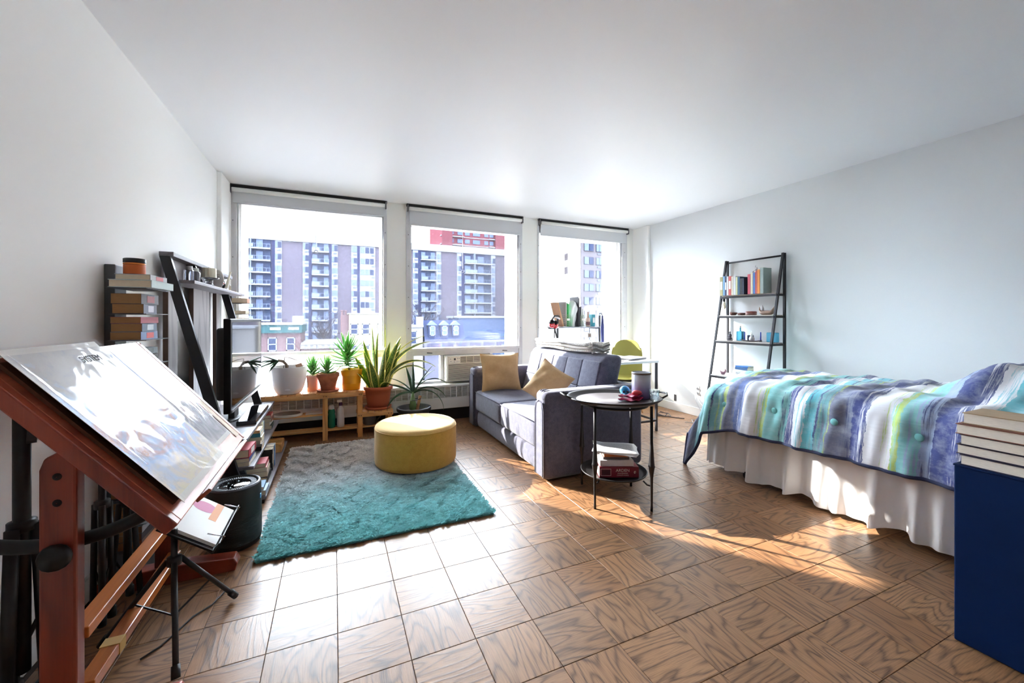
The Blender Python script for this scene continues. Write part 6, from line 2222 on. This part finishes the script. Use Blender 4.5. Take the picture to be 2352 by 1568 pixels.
MB().lathe([(.001, 0), (.026, 0), (.028, .004), (.028, .10), (.02, .112), (.001, .112)], (2.88, 4.20, zh), 20).build('bottle', mat('pink_beige', (206, 176, 164), .4), cb_, smooth=True)
MB().lathe([(.013, .11), (.013, .18), (.011, .183), (.001, .183)], (2.88, 4.20, zh), 16).build('cap', mat('beige_cap', (190, 160, 146), .4), cb_, smooth=True)
MB().lathe([(.0285, .02), (.0285, .06)], (2.88, 4.20, zh), 20).build('label', mat('dark_floral', (120, 84, 92), .6, var=.4, vs=90), cb_, smooth=True)
book('teal spined book on the desk shelf beside the lotion bottle', (2.955, 4.21, zh + .075), (.11, .148, .04), (44, 140, 156), (0, -1, 0), (0, 0, 1), 'books on the desk shelf', band=(226, 226, 226))
ub = thing('umbrella', 'folded blue umbrella hanging at the right post of the desk shelf', 'umbrella', (3.03, 4.112, .75))
MB().tube([(3.032, 4.112, 1.20), (3.034, 4.110, 1.05), (3.036, 4.110, .9), (3.036, 4.112, .76)], [.012, .022, .02, .008], 12).build('canopy', mat('blue_nylon', (60, 66, 128), .5), ub, smooth=True)
MB().tube([(3.032, 4.112, 1.20), (3.03, 4.118, 1.225), (3.03, 4.15, 1.235), (3.05, 4.19, 1.22)], .006, 8).build('handle', BLACKP, ub, smooth=True)
pfm = thing('picture_frame', 'small pale picture frame leaning on the desk', 'picture frame', (2.73, 4.05, .7305))
fm_ = frame((2.70, 4.04, .7325), (.93, -.36, 0), (.16, .36, .92))
MB().mm((-.05, 0, 0), (.05, .012, .012)).mm((-.05, .128, 0), (.05, .14, .012)).mm((-.05, 0, 0), (-.038, .14, .012)).mm((.038, 0, 0), (.05, .14, .012)).xf(fm_).build('frame', mat('champagne_frame', (196, 184, 160), .4, metal=.4), pfm)
MB().mm((-.04, .01, .002), (.04, .13, .006)).xf(fm_).build('photo', mat('pale_photo', (206, 204, 200), .5, var=.2, vs=40), pfm)
MB().bar((2.72, 4.085, .732), (2.725, 4.075, .84), .012, .004).build('easel_back', BLACKP, pfm)
for q, (z0_, z1_, lb) in enumerate(((.93, .985, 'square photo card hanging below the desk shelf'), (.84, .90, 'second photo card hanging lower below the desk shelf'))):
    t = thing('photo_card', lb, 'photo', (2.86, 4.15, z0_))
    MB().mm((2.845, 4.149, z0_), (2.895, 4.151, z1_)).build('card', PAPER, t)
    MB().mm((2.85, 4.148, z0_ + .008), (2.89, 4.149, z1_ - .006)).build('image', mat('photo_image', (120, 104, 96), .5, var=.6, vs=70), t)
    MB().tube([(2.87, 4.151, z1_), (2.87, 4.151, z1_ + .035 if q else 1.05)], .003, 6).build('string', BLACKP, t)
lap = thing('laptop', 'closed white laptop with dark edge on the near end of the desk', 'laptop', (2.90, 3.42, .7305))
lmx = Matrix.Translation((2.90, 3.44, .7305)) @ Matrix.Rotation(R(18), 4, 'Z')
MB().rbox((0, 0, .007), (.30, .21, .013), .005, 2).xf(lmx).build('base', mat('dark_alloy', (96, 98, 106), .4, metal=.5), lap, smooth=True)
MB().rbox((0, 0, .0185), (.30, .21, .009), .004, 2).xf(lmx).build('lid', mat('white_alloy', (232, 232, 234), .3), lap, smooth=True)
tag(base(MB().grid(lambda u, v: (2.60 + .2 * u + .02 * v, 3.30 + .25 * v, .7315 + .004 * math.sin(5 * u) ** 2), 8, 8).build('paper_sheet', PAPER, smooth=True, solid=.001), (2.7, 3.42, .7305)), 'loose white sheet lying on the desk beside the laptop', 'paper')
dl = thing('desk_lamp', 'small red and black twin headed lamp clamped to the desk', 'lamp', (2.465, 4.10, .7305))
MB().lathe([(.001, 0), (.03, 0), (.032, .006), (.02, .012), (.001, .012)], (2.475, 4.05, .7305), 20).build('clamp_base', BLACKP, dl, smooth=True)
MB().tube([(2.475, 4.05, .74), (2.36, 4.06, .93), (2.33, 4.07, 1.06)], .008, 8).build('lower_arm', BLACKM, dl, smooth=True)
MB().tube([(2.33, 4.07, .80), (2.33, 4.07, 1.06)], .007, 8).build('upright_arm', BLACKM, dl, smooth=True)
RED = mat('gloss_red', (170, 22, 34), .12, coat=1.0)
for cx_, cz_ in ((2.30, 1.10), (2.345, 1.09)):
    hd_ = MB().ball((cx_, 4.075, cz_), (.036, .036, .046), 20, 14).build('lamp_head', RED, dl, smooth=True)
    MB().ball((cx_ - .004, 4.072, cz_ + .018), (.0345, .036, .034), 18, 12).build('dark_visor', mat('gloss_black', (12, 12, 15)), hd_, smooth=True)
MB().tube([(2.28, 4.075, 1.13), (2.31, 4.075, 1.18), (2.37, 4.085, 1.18), (2.43, 4.12, 1.16)], .010, 8).build('hanging_strap', mat('white_strap', (206, 202, 204), .5), dl, smooth=True)
MB().tube([(2.30, 4.07, 1.145), (2.33, 4.068, 1.195), (2.40, 4.08, 1.19)], .009, 8).build('dark_strap', BLACKP, dl, smooth=True)

# chair
ch = thing('desk_chair', 'lime green moulded shell chair beside the desk', 'chair', (3.22, 3.92, 0))
LIM = mat('lime_plastic', (172, 166, 84), .45)
cA = Vector((-.72, -.69, 0))
cS = Vector((.69, -.72, 0))


def shellf(u, v):
    a = (u - .5) * 2
    t_ = v
    if t_ < .5:
        s_ = t_ / .5
        fwd, z_ = .22 - .40 * s_, .455 - .02 * math.sin(s_ * PI) + .03 * a * a
        wd = .20 + .02 * math.sin(s_ * PI)
    else:
        s_ = (t_ - .5) / .5
        fwd, z_ = -.18 - .07 * s_ + .05 * a * a, .455 + .44 * s_ ** 1.1
        wd = .19 * (1 - .55 * max(0, s_ - .6) ** 1.6 * 2.2)
    p = Vector((3.22, 3.92, 0)) + cA * fwd + cS * (a * wd)
    return (p.x, p.y, z_ - (.05 * a ** 4 if t_ > .9 else 0))


MB().grid(shellf, 24, 40).build('shell', LIM, ch, smooth=True, solid=.008)
for sx_ in (-1, 1):
    for sf in (-1, 1):
        p0 = Vector((3.22, 3.92, .435)) + cA * (.12 * sf) + cS * (.10 * sx_)
        p1 = Vector((3.22, 3.92, .0)) + cA * (.20 * sf) + cS * (.19 * sx_)
        MB().tube([p0, p1], [.014, .010], 10).build('leg', mat('beech_leg', (206, 172, 128), .5), ch, smooth=True)
MB().bar(Vector((3.22, 3.92, .42)) + cS * -.12, Vector((3.22, 3.92, .42)) + cS * .12, .05, .03).build('underframe', BLACKM, ch)

# socket and cables by the right wall
so = thing('wall_socket', 'white double wall socket with plugs low on the right wall', 'socket', (XR, 3.52, .30))
MB().mm((XR - .008, 3.485, .25), (XR, 3.555, .365)).build('plate', WHITEP, so, bevel=.002)
for z in (.28, .335):
    MB().mm((XR - .03, 3.505, z - .016), (XR - .008, 3.535, z + .012)).build('plug', mat('grey_plug', (170, 170, 174), .5), so, bevel=.003)
tag(MB().tube([(XR - .03, 3.515, .28), (XR - .06, 3.50, .2), (XR - .05, 3.42, .08), (XR - .10, 3.36, .006), (3.75, 3.40, .005), (3.66, 3.30, .005), (3.60, 3.36, .005)], .004, 6).build('power_cable', mat('pale_cable', (196, 196, 198), .5), smooth=True), 'pale cable running from the wall socket along the floor', 'cable')
tag(MB().tube([(3.52, 3.72, .005), (3.58, 3.64, .012), (3.64, 3.66, .03), (3.60, 3.73, .045), (3.53, 3.70, .03), (3.56, 3.62, .015), (3.65, 3.62, .008), (3.70, 3.70, .02), (3.62, 3.76, .03), (3.55, 3.74, .012), (3.66, 3.55, .006), (3.72, 3.48, .005)], .005, 6).build('power_cable', mat('dark_cable', (70, 66, 70), .5), smooth=True), 'tangled dark cable coiled on the floor by the desk leg', 'cable')
tag(MB().tube([(XR - .03, 3.515, .335), (XR - .09, 3.47, .33), (XR - .10, 3.40, .2), (XR - .05, 3.33, .09), (XR - .04, 3.25, .02)], .004, 6).build('power_cable', MATS['pale_cable'], smooth=True), 'thin pale cable looping from the upper plug to the ladder shelf', 'cable')
sw = thing('wall_plate', 'small metal plate low on the right wall near the window', 'plate', (XR - .001, 3.86, .16))
MB().mm((XR - .006, 3.845, .12), (XR, 3.875, .20)).build('plate', mat('steel_bracket', (120, 120, 125)), sw)
